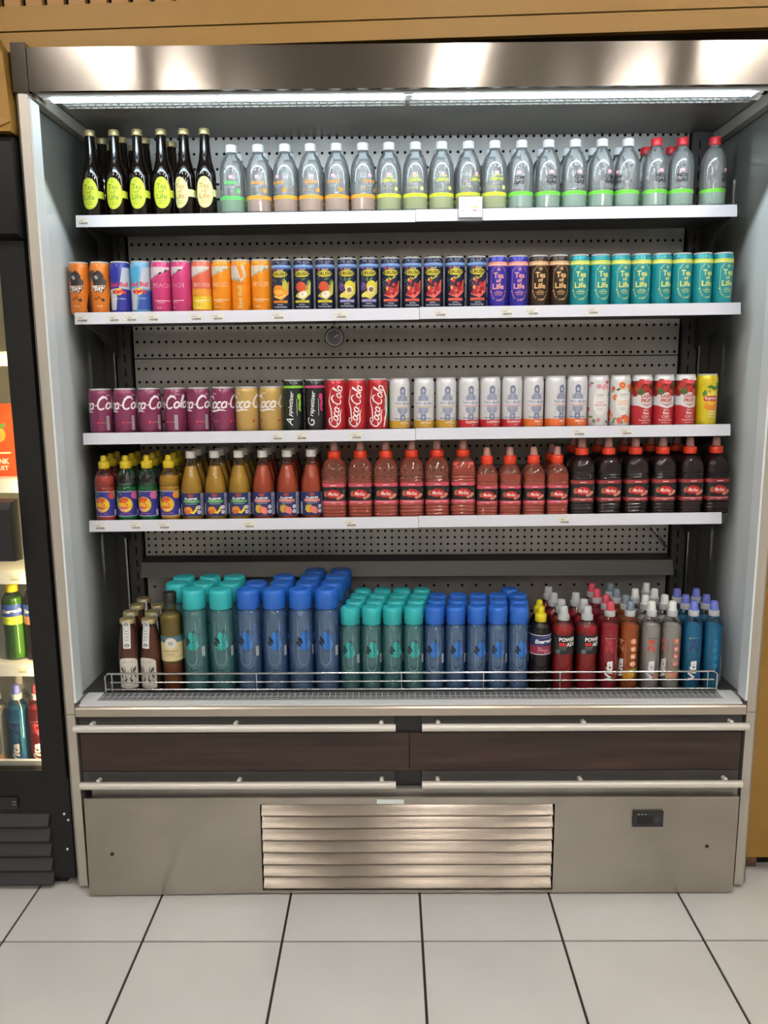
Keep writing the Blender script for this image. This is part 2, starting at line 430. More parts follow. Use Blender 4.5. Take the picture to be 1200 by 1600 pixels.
def build_cabinet():
    c = thing('display_refrigerator', 'open stainless steel multideck drinks refrigerator with lit canopy', 'refrigerator')
    def bx(n, m, *a, bev=0.0, p=c, lab=None):
        o = obj(n, box_me(n, M[m] if isinstance(m, str) else m, *a, bevel=bev), p)
        if lab: o['label'] = lab
        return o
    # canopy: header, end caps, lamp, egg-crate grid, ceiling
    hd = bx('header', 'steel', -.866, .866, 0.0, .02, 2.015, 2.108, bev=.002, lab='brushed steel header panel with dents')
    bx('top_return', 'steel', -.866, .866, .0205, .30, 2.09, 2.105)
    for s in (-1, 1):
        a, b_ = sorted((s*.867, s*.901))
        bx('header_end_cap', 'steel', a, b_, -.004, .05, 2.012, 2.117, bev=.004)
    bx('lamp_housing', 'white_metal', -.855, .855, .022, .036, 2.012, 2.06)
    bx('lamp_reflector', 'white_metal', -.855, .855, .036, .09, 2.044, 2.05)
    em = emit_mat('cold_fluorescent_tube', (224, 242, 255), TUBE_POWER)
    for x0, x1 in ((-.835, -.0105), (.0105, .80)):
        obj('lamp_tube', tube_me('lamp_tube', em, [(x0, .056, 2.0195), (x1, .056, 2.0195)], .0125, 14), c)
    for x in (-.845, .0, .815):
        bx('lamp_holder', 'white_metal', x-.008, x+.008, .04, .075, 2.010, 2.044, bev=.002)
    for k, (x0, x1) in enumerate(((-.84, -.006), (.006, .84))):
        bm = bmesh.new(); n = 44
        for i in range(n+1):
            x = x0+(x1-x0)*i/n; add_box(bm, x-.0012, x+.0012, .08, .166, 2.0265, 2.0345)
        for j in range(5):
            y = .08+.0215*j; add_box(bm, x0, x1, y-.0012, y+.0012, 2.0265, 2.0344)
        g = obj('air_grid', mesh_from(bm, 'air_grid', M['comb']), c); g['kind'] = 'stuff'
    bx('air_duct', 'dark_steel', -.86, .86, .09, .17, 2.06, 2.075)
    bx('ceiling_panel', 'steel_in', -HW, HW, .17, BK, 2.032, 2.045)
    for s in (-1, 1):
        a, b_ = sorted((s*.862, s*.884))
        bm = bmesh.new(); add_prism(bm, [(.03, 2.004), (.44, 2.0), (.44, 2.03), (.03, 2.03)], 'x', a, b_)
        obj('ceiling_angle', mesh_from(bm, 'ceiling_angle', M['post']), c)
    # back panels with real holes, seams, uprights with slots
    def perforated(name, z0, z1, zs, px, hr, mat, y=BK, x0=-.80, x1=.80):
        bm = bmesh.new()
        nx = int(round((x1-x0)/px)); px = (x1-x0)/nx
        edges = [z0]+[(a+b)/2 for a, b in zip(zs, zs[1:])]+[z1]
        def V(x, z): return bm.verts.new((x, y, z))
        # rows of cells, each with an eight-sided hole
        for r, zc in enumerate(zs):
            lo, hi = edges[r], edges[r+1]
            for i in range(nx):
                xa = x0+px*i; xb = xa+px; xc = (xa+xb)/2
                outer = [V(xb, zc), V(xb, hi), V(xc, hi), V(xa, hi), V(xa, zc), V(xa, lo), V(xc, lo), V(xb, lo)]
                inner = [V(xc+hr*math.cos(k*PI/4), zc+hr*math.sin(k*PI/4)) for k in range(8)]
                for k in range(8): bm.faces.new((outer[k], outer[(k+1) % 8], inner[(k+1) % 8], inner[k]))
        bmesh.ops.remove_doubles(bm, verts=bm.verts[:], dist=1e-5)
        me = bpy.data.meshes.new(name); bmesh.ops.recalc_face_normals(bm, faces=bm.faces[:])
        if bm.faces[0].normal.y > 0: bmesh.ops.reverse_faces(bm, faces=bm.faces[:])
        bm.to_mesh(me); bm.free(); me.materials.append(M[mat])
        return obj(name, me, c)
    def rows(a, b, d):
        n = int(round((b-a)/d)); return [a+(b-a)*i/n for i in range(n+1)]
    perforated('back_panel', 1.68, 2.040, rows(1.703, 2.029, .0405), .0213, .0042, 'steel_back')
    perforated('back_panel', 1.4215, 1.678, rows(1.430, 1.662, .0387), .0213, .0042, 'steel_back')
    perforated('back_panel', 1.10, 1.4185, rows(1.118, 1.391, .0390), .0213, .0042, 'steel_back')
    perforated('back_panel', .82, 1.098, rows(.836, 1.085, .0207), .0213, .0040, 'steel_back')
    perforated('back_panel', .525, .775, rows(.56, .726, .083), .0430, .0042, 'steel_back')
    bx('back_liner', 'void', -HW, HW, BK+.02, BK+.03, .3, 2.05)
    bx('back_case', 'dark_steel', -.901, .901, BK+.03, .62, .02, 2.085)
    bm = bmesh.new(); add_prism(bm, [(.448, .825), (.40, .815), (.385, .772), (.448, .77)], 'x', -.80, .80)
    obj('rear_hood', mesh_from(bm, 'rear_hood', M['dark_steel'], 30, .003), c)
    slot = box_me('slot', M['void'], -.0022, .0022, -.0012, 0, -.011, .011)
    for s in (-1, 1):
        bm = bmesh.new(); a, b_ = sorted((s*.805, s*.845)); add_box(bm, a, b_, BK-.022, BK, .53, 2.03)
        u = obj('slotted_upright', mesh_from(bm, 'slotted_upright', M['dark_steel'], 40, .002), c)
        for k in range(36):
            obj('slot', slot, u, (s*.822, BK-.022, .56+.041*k))
        a, b_ = sorted((s*.846, s*.885)); bx('corner_filler', 'dark_steel', a, b_, BK-.012, BK, .53, 2.03)
        a, b_ = sorted((s*.848, s*.853)); bx('corner_bead', 'wire', a, b_, BK-.03, BK-.0125, .53, 1.9)
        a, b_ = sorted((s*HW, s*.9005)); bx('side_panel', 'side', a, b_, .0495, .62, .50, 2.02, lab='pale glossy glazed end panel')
        a, b_ = sorted((s*.870, s*.901))
        bm = bmesh.new()
        prof = [(s*.872, .002), (s*.893, 0.0), (s*.901, .008), (s*.901, .049), (s*.872, .049)]
        add_prism(bm, prof, 'z', .505, 2.0115)
        obj('corner_post', mesh_from(bm, 'corner_post', M['post'], 30, .0015), c)
        bm = bmesh.new(); add_prism(bm, prof, 'z', .012, .5035)
        obj('lower_post', mesh_from(bm, 'lower_post', M['post'], 30, .0015), c)
        a, b_ = sorted((s*.8665, s*.8718)); bx('post_lining', 'white_strip', a, b_, .003, .049, .535, 2.0)
        bx('foot', 'black', s*.885-.015, s*.885+.015, .02, .05, 0, .012)
    bx('side_skirt', 'black', .902, .913, .03, .5, .0, .09)
    # deck: lip, sloping edge, perforated air grille, shelf plate
    lipm = pmat('warm_steel_lip', 'b7ada0', 0.3, 0.8)
    bm = bmesh.new(); add_prism(bm, [(-.004, .500), (.06, .500), (.06, .524), (.0, .524), (-.004, .520)], 'x', -.868, .868)
    obj('deck_lip', mesh_from(bm, 'deck_lip', lipm, 30, .002), c)
    bx('deck_front_edge', 'white_metal', -.86, .86, .004, .03, .5245, .530, bev=.002)
    bx('deck_shelf', 'dark_steel', -HW, HW, .0945, BK, .505, DECK, bev=0)
    bx('deck_well', 'void', -.86, .86, .031, .094, .505, .512)
    for k, (x0, x1) in enumerate(((-.82, -.425), (-.415, -.010), (.0, .405), (.415, .82))):
        bm = bmesh.new(); n = int((x1-x0)/.0155)
        for i in range(n+1):
            x = x0+(x1-x0)*i/n; add_box(bm, x-.0012, x+.0012, .034, .0935, .5248, .5258)
        for y, wd in ((.0345, .004), (.0445, .0012), (.0545, .0012), (.0645, .0045), (.0735, .0012), (.083, .0012), (.092, .002)):
            add_box(bm, x0-.005, x1+.005, y-wd/2, y+wd/2, .5248, .52575)
        g = obj('intake_grille', mesh_from(bm, 'intake_grille', M['grille']), c); g['kind'] = 'stuff'
    for s in (-1, 1):
        a, b_ = sorted((s*.826, s*.868)); bx('deck_end', 'white_metal', a, b_, .031, .094, .516, .527)
        a, b_ = sorted((s*.868, s*.886)); bx('deck_side_trim', 'steel_in', a, b_, .01, BK, .50, .5245)
    # bumper zone
    bx('bumper_board', 'black', -.868, .868, .012, .05, .285, .4995)
    wood = pmat('dark_wood_grain', '35261f', 0.42, 0, 0.4, noise=((3, 10, 45), 0.45))
    for k, (x0, x1) in enumerate(((-.862, -.002), (.0, .862))):
        bx('wood_panel', wood, x0, x1, .004, .012, .344, .449, bev=.001)
    for x0, x1 in ((-.862, -.040), (.032, .862)):
        bx('bumper_track', 'dark_steel', x0, x1, .004, .012, .451, .498, bev=.001)
        bx('bumper_track', 'dark_steel', x0, x1, .004, .012, .300, .342, bev=.001)
    for z, dx in ((.4765, 0), (.318, .006)):
        for x0, x1 in ((-.866+dx, -.037), (.031, .866-dx)):
            r = obj('bumper_bar', tube_me('bumper_bar', M['bar'], [(x0, -.025, z), (x1, -.025, z)], .0098, 14), c)
            for t in (.05, .5, .955):
                x = x0+(x1-x0)*t
                obj('standoff', tube_me('standoff', M['bar'], [(x, -.024, z+.002), (x, .004, z+.003)], .0062, 10), r)
                bm = bmesh.new(); bmesh.ops.create_uvsphere(bm, u_segments=12, v_segments=8, radius=.0065)
                obj('screw_cap', mesh_from(bm, 'screw_cap', M['bar'], 60), r, (x, -.012, z+.0055))
    # kick panel with louvres
    bm = bmesh.new()
    for a in ((-.855, -.394, .006, .281), (.379, .858, .006, .281), (-.394, .379, .262, .281), (-.394, .379, .006, .014)):
        add_box(bm, a[0], a[1], -.022, -.014, a[2], a[3])
    for v in bm.verts:
        if v.co.x < -.5: v.co.y -= .010*(.3-v.co.z)/.3
    obj('kick_panel', mesh_from(bm, 'kick_panel', M['steel_base']), c)['label'] = 'worn brushed steel kick panel'
    bx('louvre_back', 'void', -.394, .379, -.006, -.002, .01, .27)
    for k in range(7):
        z1 = .259-.0352*k
        bm = bmesh.new()
        add_prism(bm, [(-.012, z1), (-.027, z1-.0225), (-.0285, z1-.0265), (-.0245, z1-.0268), (-.0085, z1-.001)], 'x', -.390, .374)
        obj('louvre', mesh_from(bm, 'louvre', M['slat'], 30, .0008), c)
    bx('kick_top', 'steel_in', -.84, .86, -.004, .01, .276, .297)
    bx('kick_back', 'void', -.868, .868, .03, .06, .004, .29)
    hole = lathe('screw_hole', [(0, -1), (5, -1), (5, 0.5), (3.4, 0.8), (3, -.5), (0, -.5)], M['black'], seg=14)
    for x, y, z in ((-.789, -.0285, .125), (.782, -.0225, .140)):
        o = obj('screw_hole', hole, c, (x, y, z)); o.rotation_euler = (PI/2, 0, 0)
    bx('paper_tape', 'white_strip', -.087, -.016, -.0235, -.0222, .264, .276)
    ct = bx('controller', 'black', .583, .661, -.029, -.0222, .200, .243, bev=.003, lab='small black digital temperature controller')
    bx('display', 'black_gloss', .594, .632, -.0302, -.0292, .210, .232, p=ct)
    a = Art()
    for k in range(3): a.rect(-28+k*9, 13.5, -24+k*9, 15.5, 'c8c8c4')
    for v in (-6, 0, 6): a.rect(16, v-1, 29, v+1.2, '4c4c4c')
    obj('key_marks', a.build('key_marks', flat=True), ct, (.622, -.0291, .221))
    # wire guard rail along the deck
    def wire(n, pts, r=.0026, p=c): return obj(n, tube_me(n, M['wire'], pts, r, 8), p)
    g = wire('guard_rail', [(-.818, .088, .530), (-.818, .088, .574), (-.811, .088, .582), (.3, .088, .582), (.62, .088, .582), (.812, .080, .586), (.822, .08, .579), (.822, .08, .530)], .003)
    wire('rail_wire', [(-.805, .088, .557), (.815, .084, .561)], .0022, g)
    wire('rail_wire', [(-.818, .088, .537), (.822, .080, .537)], .0026, g)
    for x in (-.80, -.41, -.02, .20, .405, .80):
        wire('rail_post', [(x, .087, .528), (x, .087, .582)], .002, g)
    # loose drain cable at the back
    wire('cable', [(.742, BK-.01, .93), (.752, BK-.02, .90), (.772, BK-.018, .875), (.792, BK-.008, .845)], .003)['label'] = 'thin grey drain cable hanging at the back'
    return c
build_cabinet()

# ---------------- shelves with their price rails
ORD = ['first', 'second', 'third', 'fourth', 'fifth', 'sixth', 'seventh', 'eighth', 'ninth', 'tenth']
def zat(i, x): return SH[i][0]+TILT*x
TAGS = [[-.842], [-.842, -.757, -.712, -.656, -.546, -.490, -.333, -.172, .082, .253, .320, .474],
        [-.345, -.282, -.137, .448, .573], [-.830, -.734, -.657, -.428, -.154, .417]]
def build_shelves():
    names = ['top shelf holding the water and brown bottles', 'second shelf holding the slim energy cans',
             'third shelf holding soda and white cans', 'fourth shelf holding juice bottles']
    bars = []
    for v in range(4):
        a = Art(); R = random.Random(v)
        a.rect(-17, -9.5, 17, 9.5, 'dfdcd4')
        x = -14
        while x < 8: a.rect(x, 6.2, x+1.5, 7.2, 'b4b0aa'); x += 2.1
        a.text('R', -12.5, 1.5, 3, '5a5652'); x = -8
        for k in range(4): a.rect(x, .4, x+1.6, 2.8, '77736e'); x += 2.6
        x = -10
        while x < 13:
            wd = R.choice((.5, .8, 1.2)); a.rect(x, -7.5, x+wd, -2.5, '55514d'); x += wd+R.choice((.5, .8))
        bars.append(a.build('price_tag', flat=True))
    for i, (z, y) in enumerate(SH):
        t = thing('refrigerator_shelf', f'white fronted wire cooler shelf, {names[i]}', 'shelf', (0, 0, z))
        t.rotation_euler = (0, -TILT, 0)
        hw = .858
        obj('shelf_plate', box_me('shelf_plate', M['dark_steel'], -hw, hw, y+.003, BK-.034, -.016, -.0006, bevel=.001), t)
        split = (.022, .03, .02, .028)[i]
        xr = (.849, .852, .846, .838)[i]
        for x0, x1, dz in ((-.858, split-.0006, 0), (split+.0006, xr, .0012)):
            bm = bmesh.new(); top = .0065+dz; bot = -.0235+dz
            add_prism(bm, [(y-.006, bot), (y+.002, bot+.001), (y+.002, top), (y-.002, top)], 'x', x0, x1)
            r = obj('price_rail', mesh_from(bm, 'price_rail', M['rail'], 30, .0008), t)
            for k, x in enumerate(TAGS[i]):
                if x0 < x < x1:
                    o = obj('price_tag', bars[(k+i) % 4], r, (max(x, x0+.018), y-.0046, (top+bot)/2-.0005)); o.rotation_euler = (-.13, 0, 0)
        for s in (-1, 1):
            a, b_ = sorted((s*.838, s*.842))
            bm = bmesh.new()
            add_prism(bm, [(y+.012, -.017), (BK-.0235, -.017), (BK-.0235, -.105), (BK-.06, -.09), (y+.11, -.045), (y+.012, -.022)], 'x', a, b_)
            obj('bracket', mesh_from(bm, 'bracket', M['dark_steel']), t)
        if i == 3: obj('rail_end', box_me('rail_end', M['dark_steel'], .839, .857, y, y+.02, -.022, .003), t)
build_shelves()
def build_card():
    a = Art(); a.rect(-30, -25, 30, 25, 'f4f2f0')
    for k, s in enumerate(('FLAVOURED', 'SPARKLING', 'WATER')): a.text(s, (-9, -9, -13)[k], 18-5.2*k, 3.4, 'd86a80', bold=.01)
    for k in range(3):
        a.rect(-24, 1-4*k, 2, 2-4*k, 'aaa8a4')
    a.rect(6, -2, 17, 2, 'd8d860'); a.rect(6, -9.5, 17, -7, 'd05060'); a.rect(-24, -10, -16, -9, '555555')
    t = thing('price_card', 'small white shelf card with pink printing in clear holder', 'card', (.163, .205, 1.757))
    obj('card', a.build('card', flat=True), t, (0, 0, .0365))
    obj('holder', box_me('holder', M['clear_thin'], -.032, .032, .0, .002, 0, .065), t)
build_card()
def build_thermometer():
    t = thing('thermometer', 'round steel dial thermometer hanging below the second shelf', 'thermometer', (-.195, .25, 1.4445))
    o = obj('dial_case', lathe('dial_case', [(0, 0), (25, 0), (26, 1), (26, 8), (23.5, 9), (23, 7), (0, 7)], M['black'], seg=32), t, (0, 0, .026)); o.rotation_euler = (PI/2, 0, 0)
    a = Art(); a.ell(0, 0, 22, 22, '3a3a3a', n=28); a.ring(0, 0, 21.5, 21.5, 1.6, 'a8a8a4', 28)
    for k in range(12): a.stroke([(15*math.cos(k*PI/6), 15*math.sin(k*PI/6)), (18*math.cos(k*PI/6), 18*math.sin(k*PI/6))], .8, 'b0b0aa')
    a.stroke([(0, 0), (10, 6)], 1.2, 'c8c8c4')
    obj('dial_face', a.build('dial_face', flat=True), t, (0, -.0073, .026))
    obj('hook', tube_me('hook', M['wire'], [(0, -.004, .05), (0, -.004, .062), (0, 0, .0705)], .0025, 8), t)
build_thermometer()

# ================================================================== drinks
def lab(desc, i, n, tail=''):
    if n == 1: p = ''
    elif n == 2: p = ', '+('left' if i == 0 else 'right')+' one of the pair'
    else:
        q = 'leftmost' if i == 0 else ('rightmost' if i == n-1 else ORD[i]+' from left')
        p = f', {q} of {("", "", "", "three", "four", "five", "six", "seven", "eight", "nine", "ten")[n]}'
    return desc+p+((' '+tail) if tail else '')
class Proto:
    """parts: (name, mesh, [(sub name, mesh), ...])"""
    def __init__(s, name, cat, parts): s.name, s.cat, s.parts = name, cat, parts
    def put(s, loc, rot, label, group, swap=None):
        r = thing(s.name, label, s.cat, (loc[0], loc[1], loc[2]+.0003), rot, group)
        for n, me, subs in s.parts:
            if me is None: continue
            o = obj(n, me, r)
            for n2, m2 in subs: obj(n2, m2, o)
        return r

SILVER = 'c9c9c9'
def can_parts(R, H, cols, art, shoulder=10, step=5.0):
    """cols: list of (z up to which, colour) for the painted wall"""
    n = R-2.6
    prof = [(R*.72, 0), (R*.80, 1.2), (R*.93, 4), (R, 9)]; cc = [SILVER, SILVER, cols[0][1]]
    for z, c in cols:
        prof.append((R, min(z, H-16))); cc.append(c)
    top = cols[-1][1]
    prof += [(R-.5, H-12), (n+.5, H-5), (n-.6, H-3.6)]; cc += [top, top, top]
    body = lathe('can_body', prof, M['can'], cc, 32, 50)
    lid = lathe('lid', [(n-.6, H-3.6), (n+.1, H-1.8), (n+.1, H-.4), (n-.6, H), (n-1.6, H-.4), (n-2.4, H-3.4), (0, H-3.2)], M['alu'], None, 28, 50, close=False)
    if art: art.rect(PI*R-7, 10, PI*R+7, H-17, 'e4e4e0')      # unseen plain strip on the reverse, bridging the separate print pieces
    bm = bmesh.new(); add_box(bm, -.006, .006, -.011, .009, (H-3.1)*.001, (H-2.2)*.001)
    tab = mesh_from(bm, 'ring_pull', M['alu'], 40, .0004)
    return [('can_body', body, []), ('lid', lid, [('ring_pull', tab)]), ('printed_art', art.build('printed_art', R, step) if art else None, [])]
def bottle_parts(prof, plastic, liquid=None, cap=None, label=None, seg=28, sq=None, liqmat=None, extra=()):
    P = [('bottle_body', lathe('bottle_body', prof, plastic, None, seg, 40, sq), [])]
    if liquid: P.append(('drink', lathe('drink', liquid, liqmat, None, seg, 40, sq if not isinstance(sq, list) else 4.5), []))
    if cap: P.append(cap)
    if label: P.append(label)
    return P+list(extra)
def inner(prof, top, gap=.9):
    """profile of the drink up to height top, a little inside the bottle"""
    out = []
    for i, (r, z) in enumerate(prof):
        if z >= top:
            (r0, z0) = prof[i-1]; t = (top-z0)/max(z-z0, 1e-6)
            out.append((max(.5, r0+(r-r0)*t-gap), top)); break
        out.append((max(.5, r-gap), z+(gap if i == 0 else 0)))
    return out

# ---------------------------------------------------------------- small drawings
def coke_script(a, cu, cv, h, col, rot=0, w=.16, part=(0, 99)):
    """flowing script 'Coca-Cola' drawn with a slanted brush; h: small-letter height"""
    c, q = math.cos(rot), math.sin(rot)
    pen = 0.0; out = []
    def arc(x, y, rx, ry, a0, a1, n=12): return [(x+rx*math.cos(t), y+ry*math.sin(t)) for t in [a0+(a1-a0)*k/n for k in range(n+1)]]
    big = lambda x: [[(x+1.25, 1.75)]+arc(x+.75, .95, .75, 1.0, .75*PI*.55, 1.72*PI, 16), [(x-.05, 1.55), (x+.5, 2.1), (x+1.1, 1.95), (x+1.5, 1.45)]]
    o = lambda x: [arc(x+.42, .5, .40, .5, 0, 2*PI, 14)]
    cc = lambda x: [arc(x+.42, .5, .40, .5, .25*PI, 1.75*PI, 12)]
    aa = lambda x: [arc(x+.42, .5, .40, .5, 0, 2*PI, 14), [(x+.82, 1.0), (x+.80, .15), (x+1.05, .05)]]
    ll = lambda x: [[(x+.1, .2), (x+.35, 1.3), (x+.5, 2.1), (x+.28, 2.15), (x+.2, 1.2), (x+.22, .15), (x+.5, .05)]]
    seq = [(big, 1.45), (o, .92), (cc, .86), (aa, 1.10), (None, .45), (big, 1.45), (o, .92), (ll, .58), (aa, 1.1)]
    tot = sum(s for _, s in seq); x = -tot/2
    a_keep = a.n
    for k, (fn, s) in enumerate(seq):
        if part[0] <= k < part[1]:
            strokes = fn(x) if fn else [[(x+.0, .55), (x+.3, .68)]]
            for st in strokes:
                pts = [((px+py*.32)*h, (py-.8)*h) for px, py in st]
                a.n = a_keep
                a.stroke([(cu+X*c-Y*q, cv+X*q+Y*c) for X, Y in pts], [h*w*(1.25 if 0 < i < len(pts)-1 else .7) for i in range(len(pts))], col)
        x += s
    tail = [(-tot/2+.7, -.25), (-tot/2+1.8, -.55), (-tot/2+3.2, -.3), (-tot/2+4.2, -.5)]
    pts = [((px+py*.32)*h, (py-.8)*h) for px, py in tail]
    a.stroke([(cu+X*c-Y*q, cv+X*q+Y*c) for X, Y in pts], [h*w*k for k in (.5, 1.4, 1.2, .4)], col)
    return a
def leaf(a, u, v, L, wd, col, rot=0):
    n = 6; pts = [(-L/2+L*k/n, wd/2*math.sin(PI*k/n)) for k in range(n+1)]+[(L/2-L*k/n, -wd/2*math.sin(PI*k/n)) for k in range(1, n)]
    c, s = math.cos(rot), math.sin(rot)
    return a.poly([(u+x*c-y*s, v+x*s+y*c) for x, y in pts], col)

# ================================================================== second shelf: slim cans
CH, CR = 134, 25.8
def art_play():
    a = Art()
    a.poly([(-40, 108), (-14, 112), (-8, 96), (-16, 84), (-40, 88)], '6d625c')
    a.blob(2, 92, 15, 18, '2b2523', 3, 16, .3); a.blob(-14, 102, 8, 9, '3a3432', 5); a.blob(16, 82, 6, 10, '4a403c', 6)
    a.poly([(-9, 96), (-2, 100), (4, 92), (-3, 88)], 'a8a09a')
    a.text('Pläÿ', 1, 64, 19, '2a1c14', .08, 44, .04, .25); a.text('Pläÿ', 0, 65.5, 18, 'f2ece6', .08, 42, .025, .25)
    a.stroke([(-12, 44), (-6, 38), (2, 46), (8, 38), (14, 42)], 2.6, '1e1a18'); a.ell(12, 37, 4, 3, '1e1a18')
    a.text('energy', 2, 22, 4, 'f0d8b0', bold=0); a.poly([(27, 20), (36, 60), (40, 10), (30, 8)], '15131c')
    return a
def art_bull(c1, c2, c3):
    a = Art()
    a.poly([(-42, 12), (-42, 62), (-2, 66), (-8, 12)], 'c3c8d2'); a.poly([(2, 66), (42, 62), (42, 118), (12, 118)], 'b9c0cc')
    a.poly([(-42, 66), (-4, 70), (6, 118), (-42, 118)], c1); a.poly([(-4, 12), (4, 62), (42, 58), (42, 12)], c2)
    a.poly([(42, 12), (42, 118), (60, 118), (60, 12)], c3)
    a.ell(1, 58, 9, 9, 'e8b930'); a.blob(-8, 57, 9, 5, 'c8243a', 2); a.blob(11, 57, 9, 5, 'c8243a', 4)
    a.text('Red Bull', 1, 76, 12, 'd22440', 0, 50, .03)
    a.text('ENERGY DRINK', 1, 40, 3.4, 'e8e8f0', bold=0)
    return a
def art_edition(base, name, top, low=None, txt='ffffff'):
    a = Art()
    if low:
        a.rect(-50, 10, 50, 44, low); a.poly([(-50, 44), (-20, 47), (10, 43), (50, 46), (50, 62), (-50, 62)], 'e89a30')
    a.poly([(-50, 118), (-50, 86), (-30, 90), (-24, 98), (-14, 97), (-8, 106), (4, 103), (9, 112), (20, 110), (24, 118)], top)
    a.text(name, 0, 72, 11, txt, 0, 44, .0); a.text(name, 0, 72, 11, base, 0, 42.5, -.012)
    a.rect(-20, 33, 22, 34.2, txt); a.text('Energy Drink', -4, 29, 3.2, txt, bold=0); a.text('250 ml', -10, 16, 3, txt, bold=0)
    return a
def art_apricot2():
    a = Art(); a.poly([(-50, 118), (-50, 96), (-20, 84), (-8, 94), (4, 78), (18, 92), (12, 118)], 'd3cbbd')
    a.poly([(-6, 118), (2, 84), (12, 92), (4, 118)], 'f08c14')
    a.text('Red Bull', 0, 40, 11, 'd8b070', PI/2, 56, .03); a.text('APRICOT', 6, 74, 6, 'd0601c', 0, 30, 0); return a
def art_krush(kind):
    a = Art()
    a.rect(-60, 112, 60, 118, '7ea2d4'); a.rect(-60, 108.5, 60, 112, '48659c')
    R = random.Random(kind)
    for k in range(26):
        u, v = R.uniform(-24, -8)+R.uniform(-3, 3), R.uniform(60, 106); a.n = 3; a.ell(u, v, .7, .7, 'a8bad6', n=6)
    a.n = 5
    fr = {1: 'e08a1c', 2: 'c8481e', 3: 'd8c23c', 4: 'e0584c'}[kind]; band = {1: 'd98a1c', 2: 'd4c634', 3: 'a99acb', 4: 'e06048'}[kind]
    a.poly([(-20, 40), (4, 30), (24, 46), (26, 78), (18, 60), (4, 44)], {1: 'e0962c', 2: 'd9c860', 3: 'd4c862', 4: 'e4685c'}[kind])
    if kind == 1:
        a.blob(-3, 54, 17, 14, fr, 1, 20, .12); a.blob(14, 66, 7, 13, 'b9b040', 2); a.blob(-4, 50, 12, 7, 'f0b040', 7); a.stroke([(-14, 40), (0, 36), (14, 44)], 3, 'f4d080'); leaf(a, 10, 80, 16, 6, '6a8a38', .9)
    if kind == 2:
        a.blob(-2, 63, 13, 13, fr, 1, 20, .08); leaf(a, 18, 74, 18, 7, '78983c', 1.1); a.ell(3, 44, 11, 8, 'f4eee0', .3); leaf(a, 5, 82, 14, 5, '52702c', .3); a.ell(2, 45, 3, 4, 'd8c8a0', .3)
    if kind == 3:
        a.blob(-16, 62, 10, 11, '5a3a70', 2, 18, .1); a.ell(8, 62, 14, 15, 'dfcc38', .3); a.ell(6, 54, 9, 9, 'f2ecd8'); a.ell(6, 54, 6.4, 6.4, '7c5a4a'); a.ell(-8, 42, 14, 6, 'e2d060', .3); leaf(a, -4, 80, 15, 5, '4f7a3a', 1.8); leaf(a, 6, 80, 15, 5, '5f8a4a', .9)
    if kind == 4:
        for k in range(12):
            u, v = R.uniform(-14, 15), R.uniform(42, 66); a.n = 10; a.ell(u, v, 5, 5, R.choice(('b01c24', 'c22a2c', '96141c')), n=12)
        a.n = 11; a.ell(-6, 74, 5.4, 5.4, 'c02826', n=12); a.ell(-10, 77, 3, 3.6, 'c8c040', n=8); leaf(a, 8, 84, 16, 5, 'b7b83c', .7); leaf(a, -2, 80, 12, 4, 'b7b83c', -.5); a.poly([(-14, 58), (-6, 60), (-10, 50)], 'd8b83c')
        for k in range(9):
            u, v = R.uniform(-12, 14), R.uniform(44, 66); a.n = 16; a.ell(u, v, 1, 1, 'f0a0a0', n=6)
        a.n = 17
    a.ell(0, 95, 22, 9, '10131f'); a.ell(0, 95, 21, 8, 'cfc236'); a.text('KRUSH', 0, 95, 8.6, '1c1a14', 0, 36, .03)
    a.text('Clover', 2, 106, 4.6, 'e8c8cc', .06, 18, .015, .3); a.ell(-14, 106, 3, 2.6, 'c83440')
    a.rect(-20, 23.5, 20, 29.5, band); a.text('nectar blend', 0, 26.5, 3, '6a2c1c' if kind != 3 else '40305c', bold=0)
    a.text('Sparkling', 0, 19, 3.6, 'e8ecf4', bold=.01); a.text('Fruit Nectar Blend', 0, 13.6, 3.4, 'e0e6f0', 0, 36, .01)
    return a
def art_tea(txt, top):
    a = Art(); a.rect(-83, 108, 83, 118, top); a.rect(-83, 111, 83, 112.2, 'f0f0e0')
    for k, (s, v, w) in enumerate((('Tea', 84, 27), ('of', 71.5, 13), ('Life', 57, 30))): a.text(s, 0 if k < 2 else -1, v, 14 if k != 1 else 10, txt, 0, w, .03)
    a.ring(0, 99, 3.4, 3.4, 1.4, txt, 10); a.ell(0, 99, 1.4, 1.4, txt, n=8)
    for s in (-1, 1): a.stroke([(s*18, 99), (s*20.5, 90), (s*20.5, 50), (s*18, 40)], .8, txt)
    a.arc_text('ORGANIC - NATURAL', 0, 92, 17, 16, 2.6, txt, PI*.93, PI*.07)
    a.arc_text('REAL KOMBUCHA', 0, 44, 19, 22, 4.2, txt, PI*1.10, PI*1.90, True)
    a.rect(-12, 40, 12, 41.4, txt); a.text('LEMON', 0, 44, 3, txt, bold=0); a.text('GINGER', 0, 36, 3.6, txt, bold=0)
    a.ell(-20.5, 44, 2.2, 2.2, txt, n=8); a.ell(20.5, 44, 2.2, 2.2, txt, n=8)
    return a
R2X = [-0.8519, -0.7969, -0.7452, -0.6919, -0.6387, -0.5861, -0.5332, -0.4814, -0.431, -0.3792, -0.326, -0.2695, -0.2131, -0.1556, -0.0994, -0.0438, 0.0116, 0.0673, 0.1229, 0.1793, 0.2335, 0.2862, 0.3389, 0.3916, 0.4443, 0.497, 0.5497, 0.6024, 0.6551, 0.7078, 0.7605, 0.8132]
def slim(col, art, name='slim_can', R=CR, H=CH): return Proto(name, 'can', can_parts(R, H, [(118, col)], art))
